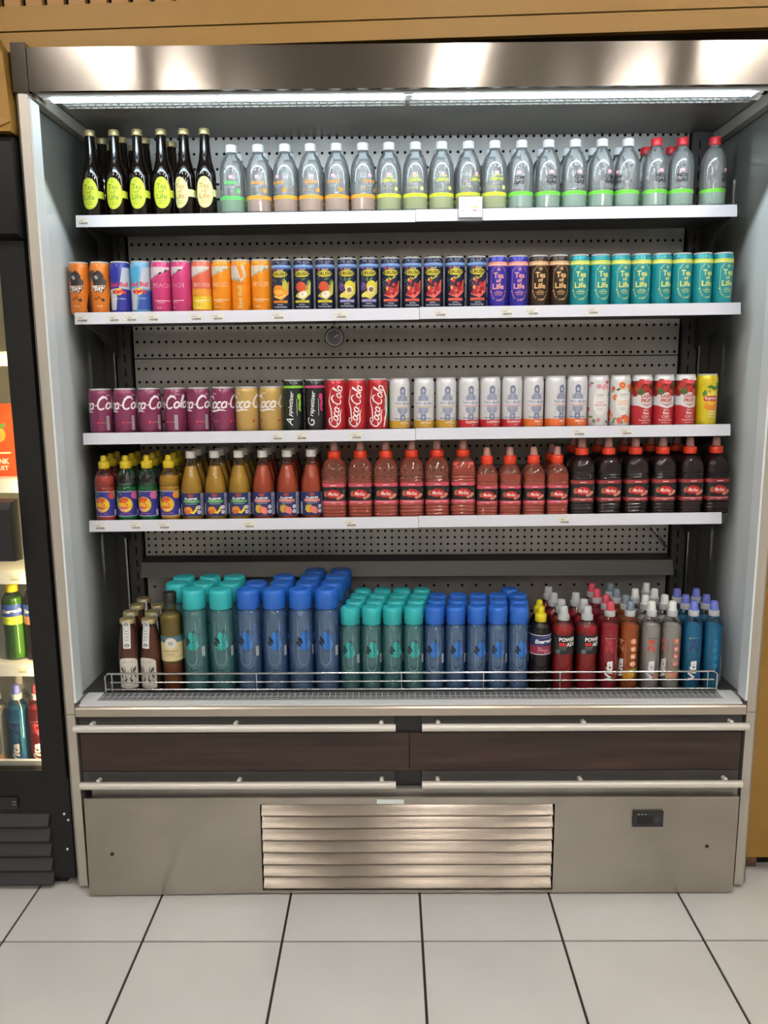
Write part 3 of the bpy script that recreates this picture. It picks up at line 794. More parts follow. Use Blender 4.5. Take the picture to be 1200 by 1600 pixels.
def second_shelf():
    kinds = {
        'play': (slim('d87820', art_play()), 'orange energy can with dark mascot blotch and white script'),
        'blue': (slim('24308e', art_bull('1c2a94', '1e2284', '2a3068')), 'dark blue and silver energy can with red lettering'),
        'sugarfree': (slim('6fa8cc', art_bull('4aa4cc', '2a4c9c', '5a98c0')), 'light blue and silver energy can with red lettering'),
        'pink': (slim('c93a76', art_edition('c93a76', 'PEACH', 'd9c4cc')), 'magenta pink energy can with white torn edge print'),
        'sunset': (slim('e0684c', art_edition('e0684c', 'WATERMELON', 'dcd4cc', 'eac428')), 'coral and yellow energy can'),
        'apricot': (slim('ee8f14', art_edition('ee8f14', 'APRICOT', 'd6cab0')), 'bright orange energy can with pale torn corner'),
        'apricot2': (slim('ee8f14', art_apricot2()), 'bright orange energy can turned to its sideways lettering'),
        'k1': (slim('1b2340', art_krush(1)), 'navy sparkling juice can printed with orange fruit'),
        'k2': (slim('1b2340', art_krush(2)), 'navy sparkling juice can printed with red apple'),
        'k3': (slim('1b2340', art_krush(3)), 'navy sparkling juice can printed with yellow passion fruit'),
        'k4': (slim('1b2340', art_krush(4)), 'navy sparkling juice can printed with red berries'),
        't1': (slim('2c2a9c', art_tea('e49a8c', 'e8968c')), 'violet blue tea can with salmon pink lettering'),
        't2': (slim('2a1a10', art_tea('dcae74', 'd8a878')), 'dark brown tea can with gold lettering'),
        't3': (slim('128e98', art_tea('d8d878', 'd0d850')), 'teal tea can with pale yellow lettering'),
    }
    seq = ['play']*2+['blue', 'sugarfree', 'pink', 'pink', 'sunset', 'apricot', 'apricot2', 'apricot', 'k1', 'k2', 'k2', 'k3', 'k3']+['k4']*5+['t1']*2+['t2']*2+['t3']*8
    rot = [-.15, .0, .05, 0, .3, -.45, .15, 0, 0, .1, -.1, -.1, 0, 0, 0, .05, .05, -.12, .02, .05, 0, .05, .08, .1, 0, .22, .28, -.1, .4, .2, .3, .25]
    cnt = {}
    for i, (k, x, r) in enumerate(zip(seq, R2X, rot)):
        p, d = kinds[k]; j = cnt.get(k, 0); cnt[k] = j+1
        y = SH[1][1]+.0315+(.0 if i != 17 else -.001)
        p.put((x, y, zat(1, x)), r, lab(d, j, seq.count(k)), 'slim cans on the second shelf')
second_shelf()

# ================================================================== third shelf
def art_coke_std(red, sub):
    a = Art(); coke_script(a, 0, 80, 15.5, 'f0eaec', .03, .235)
    a.text(sub, -36, 104, 4.5, 'e8dce0', .0, None, .01, .2); a.text(sub, 40, 104, 4.5, 'e8dce0', .0, None, .01, .2)
    for u in (-46, 8, 62): a.ell(u, 32, 3.6, 3.4, red, n=12); a.rect(u+6, 31.4, u+22, 32.6, 'b89098')
    a.rect(30, 12, 38, 50, 'c8c0c0')
    for k in range(12): a.rect(31, 13.5+3*k, 37, 15+3*k, '5a4a50')
    return a
def art_tiser(word, c):
    a = Art(); a.rect(-90, 116, 90, 122, c)
    a.text(word[0], -8, 28, 20, 'f4f4f4', PI/2-.12, None, .0, .3); a.text(word[1:], -2, 75, 15, 'f4f4f4', PI/2-.1, 66, .01, .25)
    a.rect(12.4, 44, 13.6, 88, 'd8d8d8'); a.stroke([(20, 92), (23, 78), (20, 62), (24, 56)], 6, c); a.ell(20, 94, 6, 8, c); a.ell(21, 74, 4, 6, c)
    a.stroke([(-24, 110), (-14, 60), (-22, 14)], .9, '3e6a30' if c == '8cc63c' else '6a2a44')
    return a
def art_coke_slim(k):
    a = Art(); coke_script(a, -1, 66, 12.5, 'f6f2f0', PI/2-.16, .19)
    a.stroke([(-22, 18), (-12, 30), (-15, 60), (-21, 80), (-14, 112)], [1, 3, 4, 3, 1], 'f0e8e8')
    if k == 2:
        a.stroke([(14, 118), (26, 90), (27, 50), (18, 12)], [2, 5, 6, 3], 'f2ecea'); a.ell(22, 34, 4, 5, 'e8d8d4'); a.text('ORIGINAL TASTE', 21, 70, 3, 'f0e0e0', PI/2, None, 0)
        a.poly([(34, 12), (30, 60), (34, 118), (60, 118), (60, 12)], '2f8a5a')
    return a
def art_bush(c, word, acc):
    a = Art(); g, n = '9aa0b4', '6c7492'
    for s in (1, -1):
        m = lambda p: [(u, 69+s*v) for u, v in p]
        a.poly(m([(-14, 8), (-15, 18), (-9, 24), (-5, 27), (5, 27), (9, 24), (15, 18), (14, 8)]), g)
        a.poly(m([(-6.5, 27), (-7.5, 38), (-5, 45), (0, 47), (5, 45), (7.5, 38), (6.5, 27)]), n); a.ell(0, 69+s*35, 4, 5.4, 'b2b4c2', n=12)
        a.stroke(m([(-9, 10), (-5, 24)]), 1.4, n); a.stroke(m([(9, 10), (5, 24)]), 1.4, n)
        a.ring(s*19, 69+s*36, 2.6, 3.4, .8, g, 8); a.stroke([(s*-20, 69+s*-20), (s*-15, 69+s*-28)], 1.2, g)
    a.rect(-24, 62, 24, 78, 'dedde0'); a.text('TWO', -14, 71.5, 8, n, 0, 17, .02); a.text('&A', -1.5, 71.5, 4.4, n, 0, 6, .0); a.text('BUSH', 12.5, 71.5, 8, n, 0, 21, .02)
    a.rect(-22, 62.5, 24, 64.6, acc); a.rect(-20, 31, 22, 33, n)
    a.rect(-88, 8, 88, 27, c); a.text(word, 8, 21, 6, 'f6ece0', 0, None, .01); a.text('300 ml', 9, 13.5, 3, 'f6ece0', bold=0)
    return a
def art_floral(kind):
    a = Art(); R = random.Random(kind)
    cols = [('d88a98', 'c8506a', 'e8b0b8', '6f8a58'), ('e07848', 'e8a050', 'd85a48', '6a8a3c')][kind]
    for k in range(34):
        u = R.uniform(-45, 45); v = R.choice((R.uniform(95, 124), R.uniform(10, 42), R.uniform(10, 122)))
        if abs(u) < 17 and 38 < v < 98: continue
        a.n = k % 5
        if k % 2: leaf(a, u, v, 14, 6, R.choice((cols[3], '4c6a44', '88a070')), R.uniform(0, 3))
        else: a.blob(u, v, 6, 6, R.choice(cols[:3]), k, 12, .25)
    a.n = 6
    if kind == 1:
        for u, v, r in ((-20, 80, 8), (14, 22, 10), (-4, 112, 9), (22, 108, 7)): a.ell(u, v, r, r, 'e08a3c'); a.ell(u, v, r*.75, r*.75, 'e8683c'); a.ell(u, v, r*.2, r*.2, 'f0d0a0', n=8)
    a.ell(0, 68, 19, 34, 'e9e7e2'); a.text('Comfort', 0, 88, 6, '3a4a44', 0, 20, 0, .2); a.rect(-8, 80.5, 8, 81.3, 'a0a8a0')
    for t, v in (('ROSE', 68), ('GERANIUM', 61)) if kind == 0 else (('TANGERINE', 70), ('GRAPEFRUIT', 63)): a.text(t, 0, v, 5, cols[1], 0, 14 if t == 'ROSE' else 30, .01)
    for v in (53, 50, 47): a.rect(-9, v, 9, v+.9, 'b8b8b0')
    return a
def art_berry():
    a = Art(); R = random.Random(9)
    a.rect(-88, 92, 88, 122, '6a2020')
    for k in range(40):
        a.n = 1+k % 6; a.blob(R.uniform(-80, 80), R.uniform(88, 122), R.uniform(6, 10), R.uniform(6, 10), R.choice(('b02820', '3a1c1c', 'c8502c', '8a1c24', '4a5a2c', 'c03830')), k, 12, .15)
    a.n = 8; a.ell(0, 119, 12, 5, 'e05060')
    a.poly([(-88, 60), (-24, 58), (0, 50), (24, 56), (88, 60), (88, 8), (-88, 8)], 'a8242c')
    a.text('LiQUi', 0, 82, 9.5, 'b4202c', 0, 30, .035); a.text('FRUiT', 0, 71, 9.5, 'b4202c', 0, 30, .035)
    a.stroke([(-14, 62), (0, 59), (16, 63)], [1, 2.6, 1], 'b4202c')
    a.text('Berry', 0, 46, 6, 'f2dcdc', bold=.02); a.text('Blaze', 0, 39, 6, 'f2dcdc', bold=.02); a.ell(0, 29, 11, 5, 'e8d0d0'); a.ell(0, 29, 10, 4.2, 'a8242c'); a.text('100%', 0, 29, 4, 'f2dcdc', bold=.01)
    a.text('Fruit Juice Blend', 0, 19.5, 4.6, 'f2dcdc', 0, 36, .01); a.rect(-12, 12.5, 12, 13.8, 'e0b8b8')
    return a
def art_lemon():
    a = Art(); R = random.Random(4)
    for k in range(10): a.n = k % 3; leaf(a, R.uniform(-18, 26), R.uniform(78, 112), 20, 9, R.choice(('3f7a34', '5a9a40', '2f6a3c')), R.uniform(-.6, 1.6))
    a.n = 4; a.ell(4, 76, 19, 20, 'e2c234'); a.ell(4, 76, 16, 17, 'ecd860'); a.blob(6, 58, 20, 14, 'e08a24', 3)
    a.rect(-19, 66, 23, 82, 'd8c020'); a.poly([(-18, 68), (22, 68), (24, 81), (-20, 81)], 'b82430'); a.text('Lipton', 2, 74.5, 9, 'f6f0ea', 0, 34, .02)
    a.text('Peach', 6, 42, 5.4, 'f8f0d8', bold=.015); a.text('ICE TEA', 6, 34, 5, 'f8f0d8', bold=.015); a.text('flavoured', 6, 27, 4, 'f8f0d8', bold=.0)
    return a
R3A = [-0.8192, -0.7537, -0.688, -0.62, -0.5568, -0.4913, -0.4281, -0.3638]
R3B = [-0.3032, -0.2462, -0.1904, -0.1348, -0.0787, -0.0211, 0.0437, 0.1023, 0.1624, 0.2194, 0.2771, 0.3336, 0.3915, 0.449, 0.5054, 0.5626, 0.6205, 0.6779, 0.7344, 0.7919]
def third_shelf():
    g = 'cans on the third shelf'
    che = Proto('soda_can', 'can', can_parts(30.7, 121, [(104, '7b2c52')], art_coke_std('d8303c', 'Cherry')))
    van = Proto('soda_can', 'can', can_parts(30.7, 121, [(104, 'bf9c58')], art_coke_std('c8303c', 'Vanilla')))
    y = SH[2][1]+.0375
    for i, r in enumerate((-.25, -.2, -.05, -.85, -.25, .55)):
        che.put((R3A[i], y, zat(2, R3A[i])), r, lab('squat plum coloured soda can with white script', i, 6), g)
    for i, r in enumerate((.45, .6)):
        van.put((R3A[6+i], y, zat(2, R3A[6+i])), r, lab('squat gold soda can with white script', i, 2), g)
    RB, HB = 27.4, 138
    def P(col, art, R=RB): return Proto('slim_can', 'can', can_parts(R, HB, [(122, col)], art))
    white = 'dcdbdc'
    seq = [(P('141a18', art_tiser('Appletiser', '8cc63c')), 'black can with lime green top and white vertical script', 1, [-.05]),
           (P('141a18', art_tiser('Grapetiser', 'cc3c78')), 'black can with pink top and white vertical script', 1, [-.05]),
           (P('b3202a', art_coke_slim(0)), 'red slim soda can with white sideways script', 2, [.1, -.05]),
           (P('b3202a', art_coke_slim(2)), 'red slim soda can beside white cans, showing green edge', 1, [-.05]),
           (P(white, art_bush('c0942c', 'CITRUS', 'c8a860')), 'white drawn figure can with mustard base band', 3, [.3, -.1, .1]),
           (P(white, art_bush('b8242e', 'RASPBERRY', 'c87878')), 'white drawn figure can with red base band', 3, [.15, .1, -.05]),
           (P(white, art_bush('d8682c', 'PEACH', 'd89878')), 'white drawn figure can with orange base band', 3, [.2, .5, -.1]),
           (P(white, art_floral(0)), 'white flowered can with rose coloured print', 1, [0]), (P(white, art_floral(1)), 'white can printed with tangerine slices and leaves', 1, [.1]),
           (P(white, art_berry()), 'red and white fruit juice can with berry top', 3, [.25, .05, .2]),
           (P('d9c21c', art_lemon()), 'yellow iced tea can with red badge', 1, [.1])]
    i = 0
    for p, d, n, rot in seq:
        for k in range(n):
            x = R3B[i]; p.put((x, SH[2][1]+.0335, zat(2, x)), rot[k], lab(d, k, n), g); i += 1
    back = Proto('slim_can', 'can', can_parts(CR, 134, [(118, '1b2340')], None))
    for k, (x, w) in enumerate(((-.049, 'red soda cans'), (.362, 'orange banded white cans'))):
        back.put((x, SH[2][1]+.098, zat(2, x)), 0, f'plain navy can half hidden behind the {w}', g)
third_shelf()

# ================================================================== top shelf
def art_tea_bottle(bg, txt):
    a = Art(); a.rect(0, 52, 60, 70, bg); a.ell(0, 62, 24.5, 39, bg, n=28); a.ring(0, 62, 22.5, 36.5, .7, txt, 28)
    for k, (s, v, wd) in enumerate((('Tea', 78, 25), ('of', 65.5, 14), ('Life', 53, 28))): a.text(s, 0, v, 13 if k != 1 else 9, txt, 0, wd, .01)
    a.ring(0, 92, 3, 3, .9, txt, 10); a.text('KOMBUCHA', 0, 36, 4, txt, 0, 22, 0); a.rect(-10, 41.5, 10, 42.5, txt)
    return a
def art_water(kind):
    col, w1, w2, low = {'green': ('62c86c', '', '', 'a8d8b4'), 'orange': ('e8a032', 'ORANGE', '', 'e4c4b0'), 'lemon': ('cfd83c', 'LEMON', '& MINT', 'd2dca8'),
                        'com': ('1b1c1f', 'COM', 'GAS', 'b8dcc8'), 'nos': ('1b1c1f', 'NOS', 'GAS', 'b8dcc8')}[kind]
    a = Art(); gas = kind in ('com', 'nos')
    a.rect(-6, 92, 6, 101, 'd8889c'); a.text('m', 0, 96.5, 6, 'f4e4e8', 0, 8, .02)
    if gas:
        a.text(w1, 0, 84, 9.5, col, 0, 27, .04); a.text(w2, 0, 72.5, 9.5, col, 0, 27, .04); a.text('SPARKLING WATER', 0, 63, 3, '8c9094', 0, 30, 0); a.rect(-13, 58.5, 13, 59.6, '9a9ea2')
    else:
        if w1: a.text(w1, 0, 82, 8.5, col, 0, 36, .03)
        else:
            for k in range(6): a.rect(-18+6*k, 78, -13.4+6*k, 87, col)
        if w2: a.text(w2, 2, 91, 4, col, 0, 20, .02)
        a.rect(-12, 74, 12, 75.4, '9a9ea2'); a.rect(-9, 70, 9, 71, 'a8acb0'); a.ell(20, 62, 5.5, 5.5, col, n=14); a.ell(20, 62, 3.4, 3.4, 'e8e4c0' if kind == 'lemon' else col, n=12)
    band = {'green': '62c86c', 'orange': 'e8a834', 'lemon': 'd6de34'}.get(kind, '6fd43c')
    a.rect(-100, 41, 100, 50, band); a.text('500 ml SPARKLING', 0, 45.5, 2.6, '4a6a3a', 0, 34, 0)
    b = Art(); b.rect(-100, 12, 100, 41, low)
    return a, b
WATER = [(r*.98, z) for r, z in [(24, 0), (29, 1), (32, 5), (33, 11), (33, 100), (32.6, 112), (31, 124), (27.5, 136), (22, 146.5), (16.5, 153), (13.2, 157), (12.8, 164)]]
TEAB = [(21, 0), (25, 2), (26.4, 6), (26.4, 104), (25, 116), (21, 130), (16.5, 146), (13.8, 170), (12.4, 196), (12.4, 210)]
R1D = [-0.8225, -0.7594, -0.6996, -0.6373, -0.5784, -0.5245]
R1C = [-0.4558, -0.3863, -0.3167, -0.2502, -0.1825, -0.1138, -0.0461, 0.0227, 0.0911, 0.1604, 0.2289, 0.2981, 0.3683, 0.4371, 0.5067, 0.5738, 0.6472, 0.7146, 0.7981]
def ridged_cap(r, z0, z1, col, name='cap', mat='plastic'):
    n = 4
    return (name, lathe(name, [(r-.6, z0), (r, z0+1), (r, z0+2.5), (r-.5, z0+3), (r-.3, z1-2), (r-1.6, z1), (0, z1)], M[mat], col, 28, 45), [])
def top_shelf():
    y = SH[0][1]+.038; z = lambda x: zat(0, x)
    cap = ('cap', lathe('cap', [(13.6, 207), (14, 208), (13.8, 220), (12.6, 222), (0, 222)], M['gold'], None, 24, 45), [])
    mk = lambda bg, tx: Proto('brown_bottle', 'bottle', bottle_parts(TEAB, M['brown_glass'], cap=cap, label=('label', art_tea_bottle(bg, tx).build('label', 26.4, 4), []) if bg else None))
    ye, pa, pl = mk('ccd83c', '5f8c2c'), mk('dde29c', 'c0703c'), mk(None, None)
    for i, x in enumerate(R1D):
        r = (-.1, -.12, -.05, .05, -.45, -.02)[i]
        if i < 4: ye.put((x, y, z(x)), r, lab('dark brown bottle with lime yellow oval label', i, 4, 'on top shelf'), 'brown bottles on the top shelf')
        else: pa.put((x, y, z(x)), r, lab('dark brown bottle with pale cream oval label', i-4, 2), 'brown bottles on the top shelf')
    for i, (x, dy) in enumerate(((-.817, .075), (-.760, .070), (-.702, .078), (-.814, .142), (-.757, .148), (-.640, .115))):
        pl.put((x, y+dy, z(x)), 0, lab('brown bottle behind the yellow labelled front row', i, 6), 'brown bottles on the top shelf')
    P = {}
    liq = M['clear_thin']
    for k in ('green', 'orange', 'lemon', 'com', 'nos'):
        a, b = art_water(k)
        P[k] = Proto('water_bottle', 'bottle', bottle_parts(WATER, M['clear'], cap=ridged_cap(15.2, 161, 180, 'cc2a34' if k == 'nos' else 'dfe3e4'),
                     label=('printed_label', a.build('printed_label', 32.4, 5), []),
                     extra=[('tinted_sleeve', b.build('tinted_sleeve', 32.4, 5, mat='sleeve_'+k, eps0=.06), [])]))
    seq = ['green']+['orange']*5+['lemon']*5+['com']*5+['nos']*3
    D = {'green': 'clear water bottle with green label beside brown bottles', 'orange': 'clear water bottle with orange printed label',
         'lemon': 'clear water bottle with lemon yellow printed label', 'com': 'clear white capped bottle with black lettering', 'nos': 'clear red capped water bottle with black lettering'}
    rot = [.05, .0, -.6, .05, -.25, .6, .0, -.1, .05, .65, .1, -.3, .15, .25, .5, -1.1, .2, -.2, .75]
    cnt = {}
    for x, k, r in zip(R1C, seq, rot):
        j = cnt.get(k, 0); cnt[k] = j+1
        P[k].put((x, y, z(x)), r, lab(D[k], j, seq.count(k), 'in front' if seq.count(k) > 1 else ''), 'clear water bottles on the top shelf')
    bk = [(i, k) for i, k in enumerate(seq) if i != 18]
    cnt = {}
    N = {k: sum(1 for _, q in bk if q == k) for k in D}
    for i, k in bk:
        j = cnt.get(k, 0); cnt[k] = j+1; x = R1C[i]
        s = {'green': 'green label', 'orange': 'orange label', 'lemon': 'yellow label', 'com': 'black lettering', 'nos': 'red cap'}[k]
        P[k].put((x, y+.088, z(x)), rot[(i*7) % 19], lab(f'clear water bottle with {s} in row behind', j, N[k]), 'clear water bottles on the top shelf')
for k, c in (('green', 'bfe0c8'), ('orange', 'f0d8cc'), ('lemon', 'e4ecc0'), ('com', 'cfe8dc'), ('nos', 'cfe8dc')):
    M['sleeve_'+k] = clear_mat('tinted_sleeve_'+k, c, 0.36, [int(c[i:i+2], 16) for i in (0, 2, 4)])
top_shelf()

# ================================================================== fourth shelf
def art_oros(sec, fruit):
    a = Art(); a.rect(-90, 15, 90, 83, '2a2a80'); a.rect(-90, 81.5, 90, 83, 'c8c8d8'); a.rect(-90, 15, 90, 16.5, 'c8c8d8')
    a.blob(24, 72, 10, 11, fruit, 2, 16, .1); a.poly([(24, 83), (34, 83), (36, 68), (30, 61), (25, 62)], 'a8b02c'); leaf(a, -16, 76, 16, 8, '2c6a44', .0); a.blob(-30, 50, 8, 16, '8aa838', 5)
    a.ell(-4, 47, 21, 21, 'd8b428'); a.poly([(-24, 52), (-16, 65), (0, 68), (8, 60), (-6, 50)], 'c8502c'); a.poly([(-22, 38), (-4, 26), (-6, 40), (-20, 46)], sec); a.ell(-4, 47, 9, 14, 'd86a24', .5)
    a.text('OROS', -4, 46, 13, 'b06a10', 0, 39, .05); a.text('OROS', -4, 46.5, 12, 'f0cc2c', 0, 38, .03); a.stroke([(-14, 34), (-4, 31), (8, 35)], 2, 'e8d8b0')
    a.text('ready to drink', -4, 22, 4, sec if sec != 'd86a24' else 'e08a5c', 0, 34, .01); a.rect(30, 18, 37, 32, 'd0d0d8')
    return a
def art_fruitree(kind):
    a = Art(); a.rect(-110, 12, 110, 75, '232a5e'); band = '4aa048' if kind == 0 else 'd8806c'
    a.rect(28, 14, 44, 74, '9a9cae'); a.rect(-40, 14, -31, 46, 'c4c4c8')
    for k in range(9): a.rect(30, 20+5*k, 42, 22+5*k, '5c6086')
    a.blob(0, 69, 7, 4, 'a03c34', 1); a.text('Fruitree', 0, 60.5, 8, 'f0f0f4', .06, 34, .025, .15)
    a.rect(-22, 49, 23, 56, band); a.text('fruit juice', 0, 52.5, 4, 'f4e8e4', 0, 24, .0); a.rect(-15, 45, 15, 47, '8c92b4')
    if kind == 0:
        a.blob(-8, 30, 11, 9, 'd88a28', 3); a.stroke([(-6, 24), (6, 22), (14, 30), (16, 40)], [3, 7, 7, 2], 'e8c83c'); a.blob(-10, 24, 8, 6, 'c8642c', 6)
    else:
        a.blob(-8, 31, 10, 11, 'cfa83c', 3); a.blob(5, 27, 11, 11, 'd8685c', 4); a.ell(5, 27, 8, 8.5, 'e07c70'); leaf(a, -8, 42, 10, 5, '5a7a34', .2)
    for v in (36, 23): a.ell(22, v, 5.2, 5.2, 'e4e4ec', n=14); a.ell(22, v, 2, 2, '6a6e94', n=8)
    return a
def art_marl(z0, z1, k, pale):
    """juice label: coloured edges, black middle, red splash badge with white script"""
    a = Art(); h = z1-z0; W = 150*k; mid = lambda t: z0+h*t
    a.rect(-W, mid(0), W, mid(1), pale)
    top = [(W, mid(.80))]
    n = 24
    for i in range(n+1):
        u = W-2*W*i/n; top.append((u, mid(.80+.03*math.sin(i*1.57))))
    bot = [(-W+2*W*i/n, mid(.20-.025*math.sin(i*1.57))) for i in range(n+1)]
    a.poly(bot+top[1:], '191718')
    c = mid(.5)
    leaf(a, -19*k, c+3*k, 14*k, 7*k, '5c6a34', 1.2); a.blob(-17*k, c-1*k, 5*k, 6*k, 'b8503c', 3)
    for q, (u, v) in enumerate(((17, -8), (21, -4), (12, -11))): a.ell(u*k, c+v*k, 5*k, 4.6*k, 'b86a54'); a.ell(u*k, c+v*k, 3*k, 3*k, 'c88a74', n=10)
    a.blob(0, c, 17*k, 11.5*k, 'b81c1e', 8, 20, .08); a.text('Marlins', 0, c, 10*k, 'f0dcd8', -.06, 26*k, .02, .25)
    a.ell(28*k, c+8*k, 4.6*k, 4.6*k, '8c8c8c', n=14); a.ell(28*k, c+8*k, 3.6*k, 3.6*k, '191718', n=14)
    a.rect(-8*k, mid(.885), 8*k, mid(.925), 'e8b8b8'); a.rect(-22*k, mid(.10), 22*k, mid(.125), 'e8b8b8'); a.rect(-6*k, mid(.05), 6*k, mid(.075), 'e8b8b8')
    return a
def sport_cap(r, z0, z1, z2, col, nozzle, nmat, frosted=False):
    """collar plus push-pull nozzle"""
    col_me = lathe('cap', [(r-1, z0), (r, z0+1), (r, z1-2), (r-2, z1), (r*.66, z1+.6), (0, z1+.6)], M['plastic'], col, 26, 45)
    nz = lathe('nozzle', [(r*.62, z1), (r*.60, z1+(z2-z1)*.35), (r*.50, z2-2), (r*.40, z2), (0, z2)], M[nmat], nozzle, 20, 45)
    return ('cap', col_me, [('nozzle', nz)])
OROS = [(24, 0), (27, 2), (28, 6), (28, 15), (27.4, 16), (27.4, 82), (28.2, 84), (28.4, 92), (26.6, 95), (28.3, 99), (28, 110), (25.5, 122), (20, 134), (13, 142), (12, 149)]
FRU = [(27, 0), (30.4, 2), (31.2, 6), (31.2, 78), (30.4, 90), (27.5, 108), (22, 126), (16, 146), (12.6, 160), (12.2, 172)]
def ridged(prof, R, zs, d=1.6):
    out = []
    for r, z in prof: out.append((r, z))
    for z in zs: out += [(R, z-2.2), (R-d, z), (R, z+2.2)]
    return sorted(out, key=lambda p: p[1])
MBIG = ridged([(28, 0), (32.5, 2), (33.4, 5), (33.4, 11), (33.4, 39), (32.8, 40), (32.8, 97), (33.4, 98), (33.4, 120), (33, 130), (31.5, 140), (28, 149), (22.5, 157), (16.5, 162), (15, 164), (15, 172)], 33.4, (14, 24, 33, 105, 113))
MSM = ridged([(25, 0), (28.6, 2), (29.4, 5), (29.4, 34), (28.9, 36), (28.9, 86), (29.4, 87), (29.4, 104), (29, 112), (27.5, 121), (24, 130), (19, 137), (15, 141), (14, 149)], 29.4, (12, 20, 28, 94), 1.4)
def fourth_shelf():
    y0 = SH[3][1]; z = lambda x: zat(3, x); g = 'juice bottles on the fourth shelf'
    capo = sport_cap(15.2, 143, 162, 178, 'c8ae1c', 'c8ae1c', 'plastic')
    red, grn, yel = liquid_mat('red_squash', 'd84c40'), liquid_mat('green_squash', '149048', .75, '3cb470'), liquid_mat('yellow_squash', 'e4ac26')
    mk = lambda m, top, sec, fr: Proto('squash_bottle', 'bottle', bottle_parts(OROS, M['clear_b'], inner(OROS, top), capo, ('label', art_oros(sec, fr).build('label', 27.6, 5), []), 32, None, m))
    kinds = [mk(red, 124, 'c8586c', 'c03c4c'), mk(grn, 96, 'c858a0', 'c850a0'), mk(grn, 96, 'c858a0', 'c850a0'), mk(yel, 122, 'd86a24', 'e08428')]
    xs = [-0.8206, -0.7624, -0.7047, -0.6458]
    nm = ['small red squash bottle with yellow cap', 'small green squash bottle beside the red one', 'small green squash bottle beside the yellow one', 'small yellow squash bottle with yellow cap']
    cn = ['red', 'green, left column,', 'green, right column,', 'yellow']
    for i, x in enumerate(xs):
        kinds[i].put((x, y0+.034, z(x)), (0, .15, -.1, .0)[i], nm[i]+' in front row', g)
        for k in (1, 2):
            kinds[i].put((x-.001*k, y0+.034+.0585*k, z(x)), .3*k, f'small squash bottle of {cn[i]} in row {ORD[k]} from front', g)
    cap = ridged_cap(14, 168, 187, 'd6d2cc')
    J = [liquid_mat('tropical_juice', 'e6b340'), liquid_mat('guava_juice', 'dc5e3c')]
    F = [Proto('juice_bottle', 'bottle', bottle_parts(FRU, M['clear_b'], inner(FRU, 146), cap, ('label', art_fruitree(k).build('label', 31.3, 5), []), 30, None, J[k])) for k in (0, 1)]
    for i, x in enumerate([-0.5861, -0.5216, -0.4569, -0.3919, -0.3257, -0.2608]):
        k = i//3; d = ('golden juice bottle with white cap', 'orange red juice bottle with white cap')[k]
        F[k].put((x, y0+.039, z(x)), (.05, .05, .05, -.05, -.05, .1)[i], lab(d, i % 3, 3, 'in front'), g)
        for q in (1, 2):
            F[k].put((x+.001*q, y0+.039+.068*q, z(x)), .4*q, lab(d, i % 3, 3, ('second', 'third')[q-1]+' row'), g)
    M['pink_clear'] = clear_mat('pink_stained_plastic', 'e6c2b6', .22, (205, 125, 105))
    pk, dk = liquid_mat('pink_juice', 'f26e64', .92, 'e88078'), liquid_mat('dark_berry_juice', '2a1014', .92, '40181c')
    def mb(prof, R, lz, k, pale, liq, top, cz, plastic, sq=5):
        return Proto('sports_juice_bottle', 'bottle', bottle_parts(prof, plastic, inner(prof, top), sport_cap(18*k**.5, cz[0], cz[1], cz[2], 'd83a1c', None, 'pink_nozzle'),
                     ('label', art_marl(lz[0], lz[1], k, pale).build('label', R, 4, sq=sq), []), 40, [sq if z <= 125*k+6 else max(2.2, sq-(z-125*k-6)*.12) for r, z in prof], liq))
    big = mb(MBIG, 33.0, (40, 97), 1, 'c0485a', pk, 100, (163, 182, 207), M['pink_clear'])
    bigf = mb(MBIG, 33.0, (40, 97), 1, 'c0485a', pk, 150, (163, 182, 207), M['pink_clear'])
    sm = mb(MSM, 29.1, (36, 86), .86, 'c0485a', pk, 112, (142, 164, 187), M['pink_clear'])
    dkb = mb(MBIG, 33.0, (40, 97), 1, '8c2c30', dk, 158, (163, 182, 207), M['clear_b'])
    for i, x in enumerate([-0.198, -0.1278, -0.059, 0.0105, 0.079, 0.1493]):
        (bigf if i == 5 else big).put((x, y0+.041, z(x)), (-.06, -.03, .0, .0, .0, .0)[i], lab('tall pink juice bottle with orange sports cap', i, 6, 'in front'), g)
    for i, x in enumerate([0.2137, 0.2751, 0.3391, 0.4022]):
        sm.put((x, y0+.036, z(x)), (.0, .05, .05, .05)[i], lab('short pink juice bottle with orange sports cap', i, 4), g)
    sm.put((.400, y0+.099, z(.4)), 0, 'short pink juice bottle hidden behind the rightmost short pink one', g)
    for i, x in enumerate([0.4693, 0.5408, 0.6134, 0.6869, 0.7593, 0.8295]):
        dkb.put((x, y0+.041, z(x)), (-.02, .05, .05, .05, .1, .1)[i], lab('tall dark berry juice bottle with orange cap', i, 6, 'in front'), g)
        if i < 5: dkb.put((x*.985, y0+.112, z(x)), 0, lab('dark berry bottle hidden in row behind', i, 5), g)
fourth_shelf()

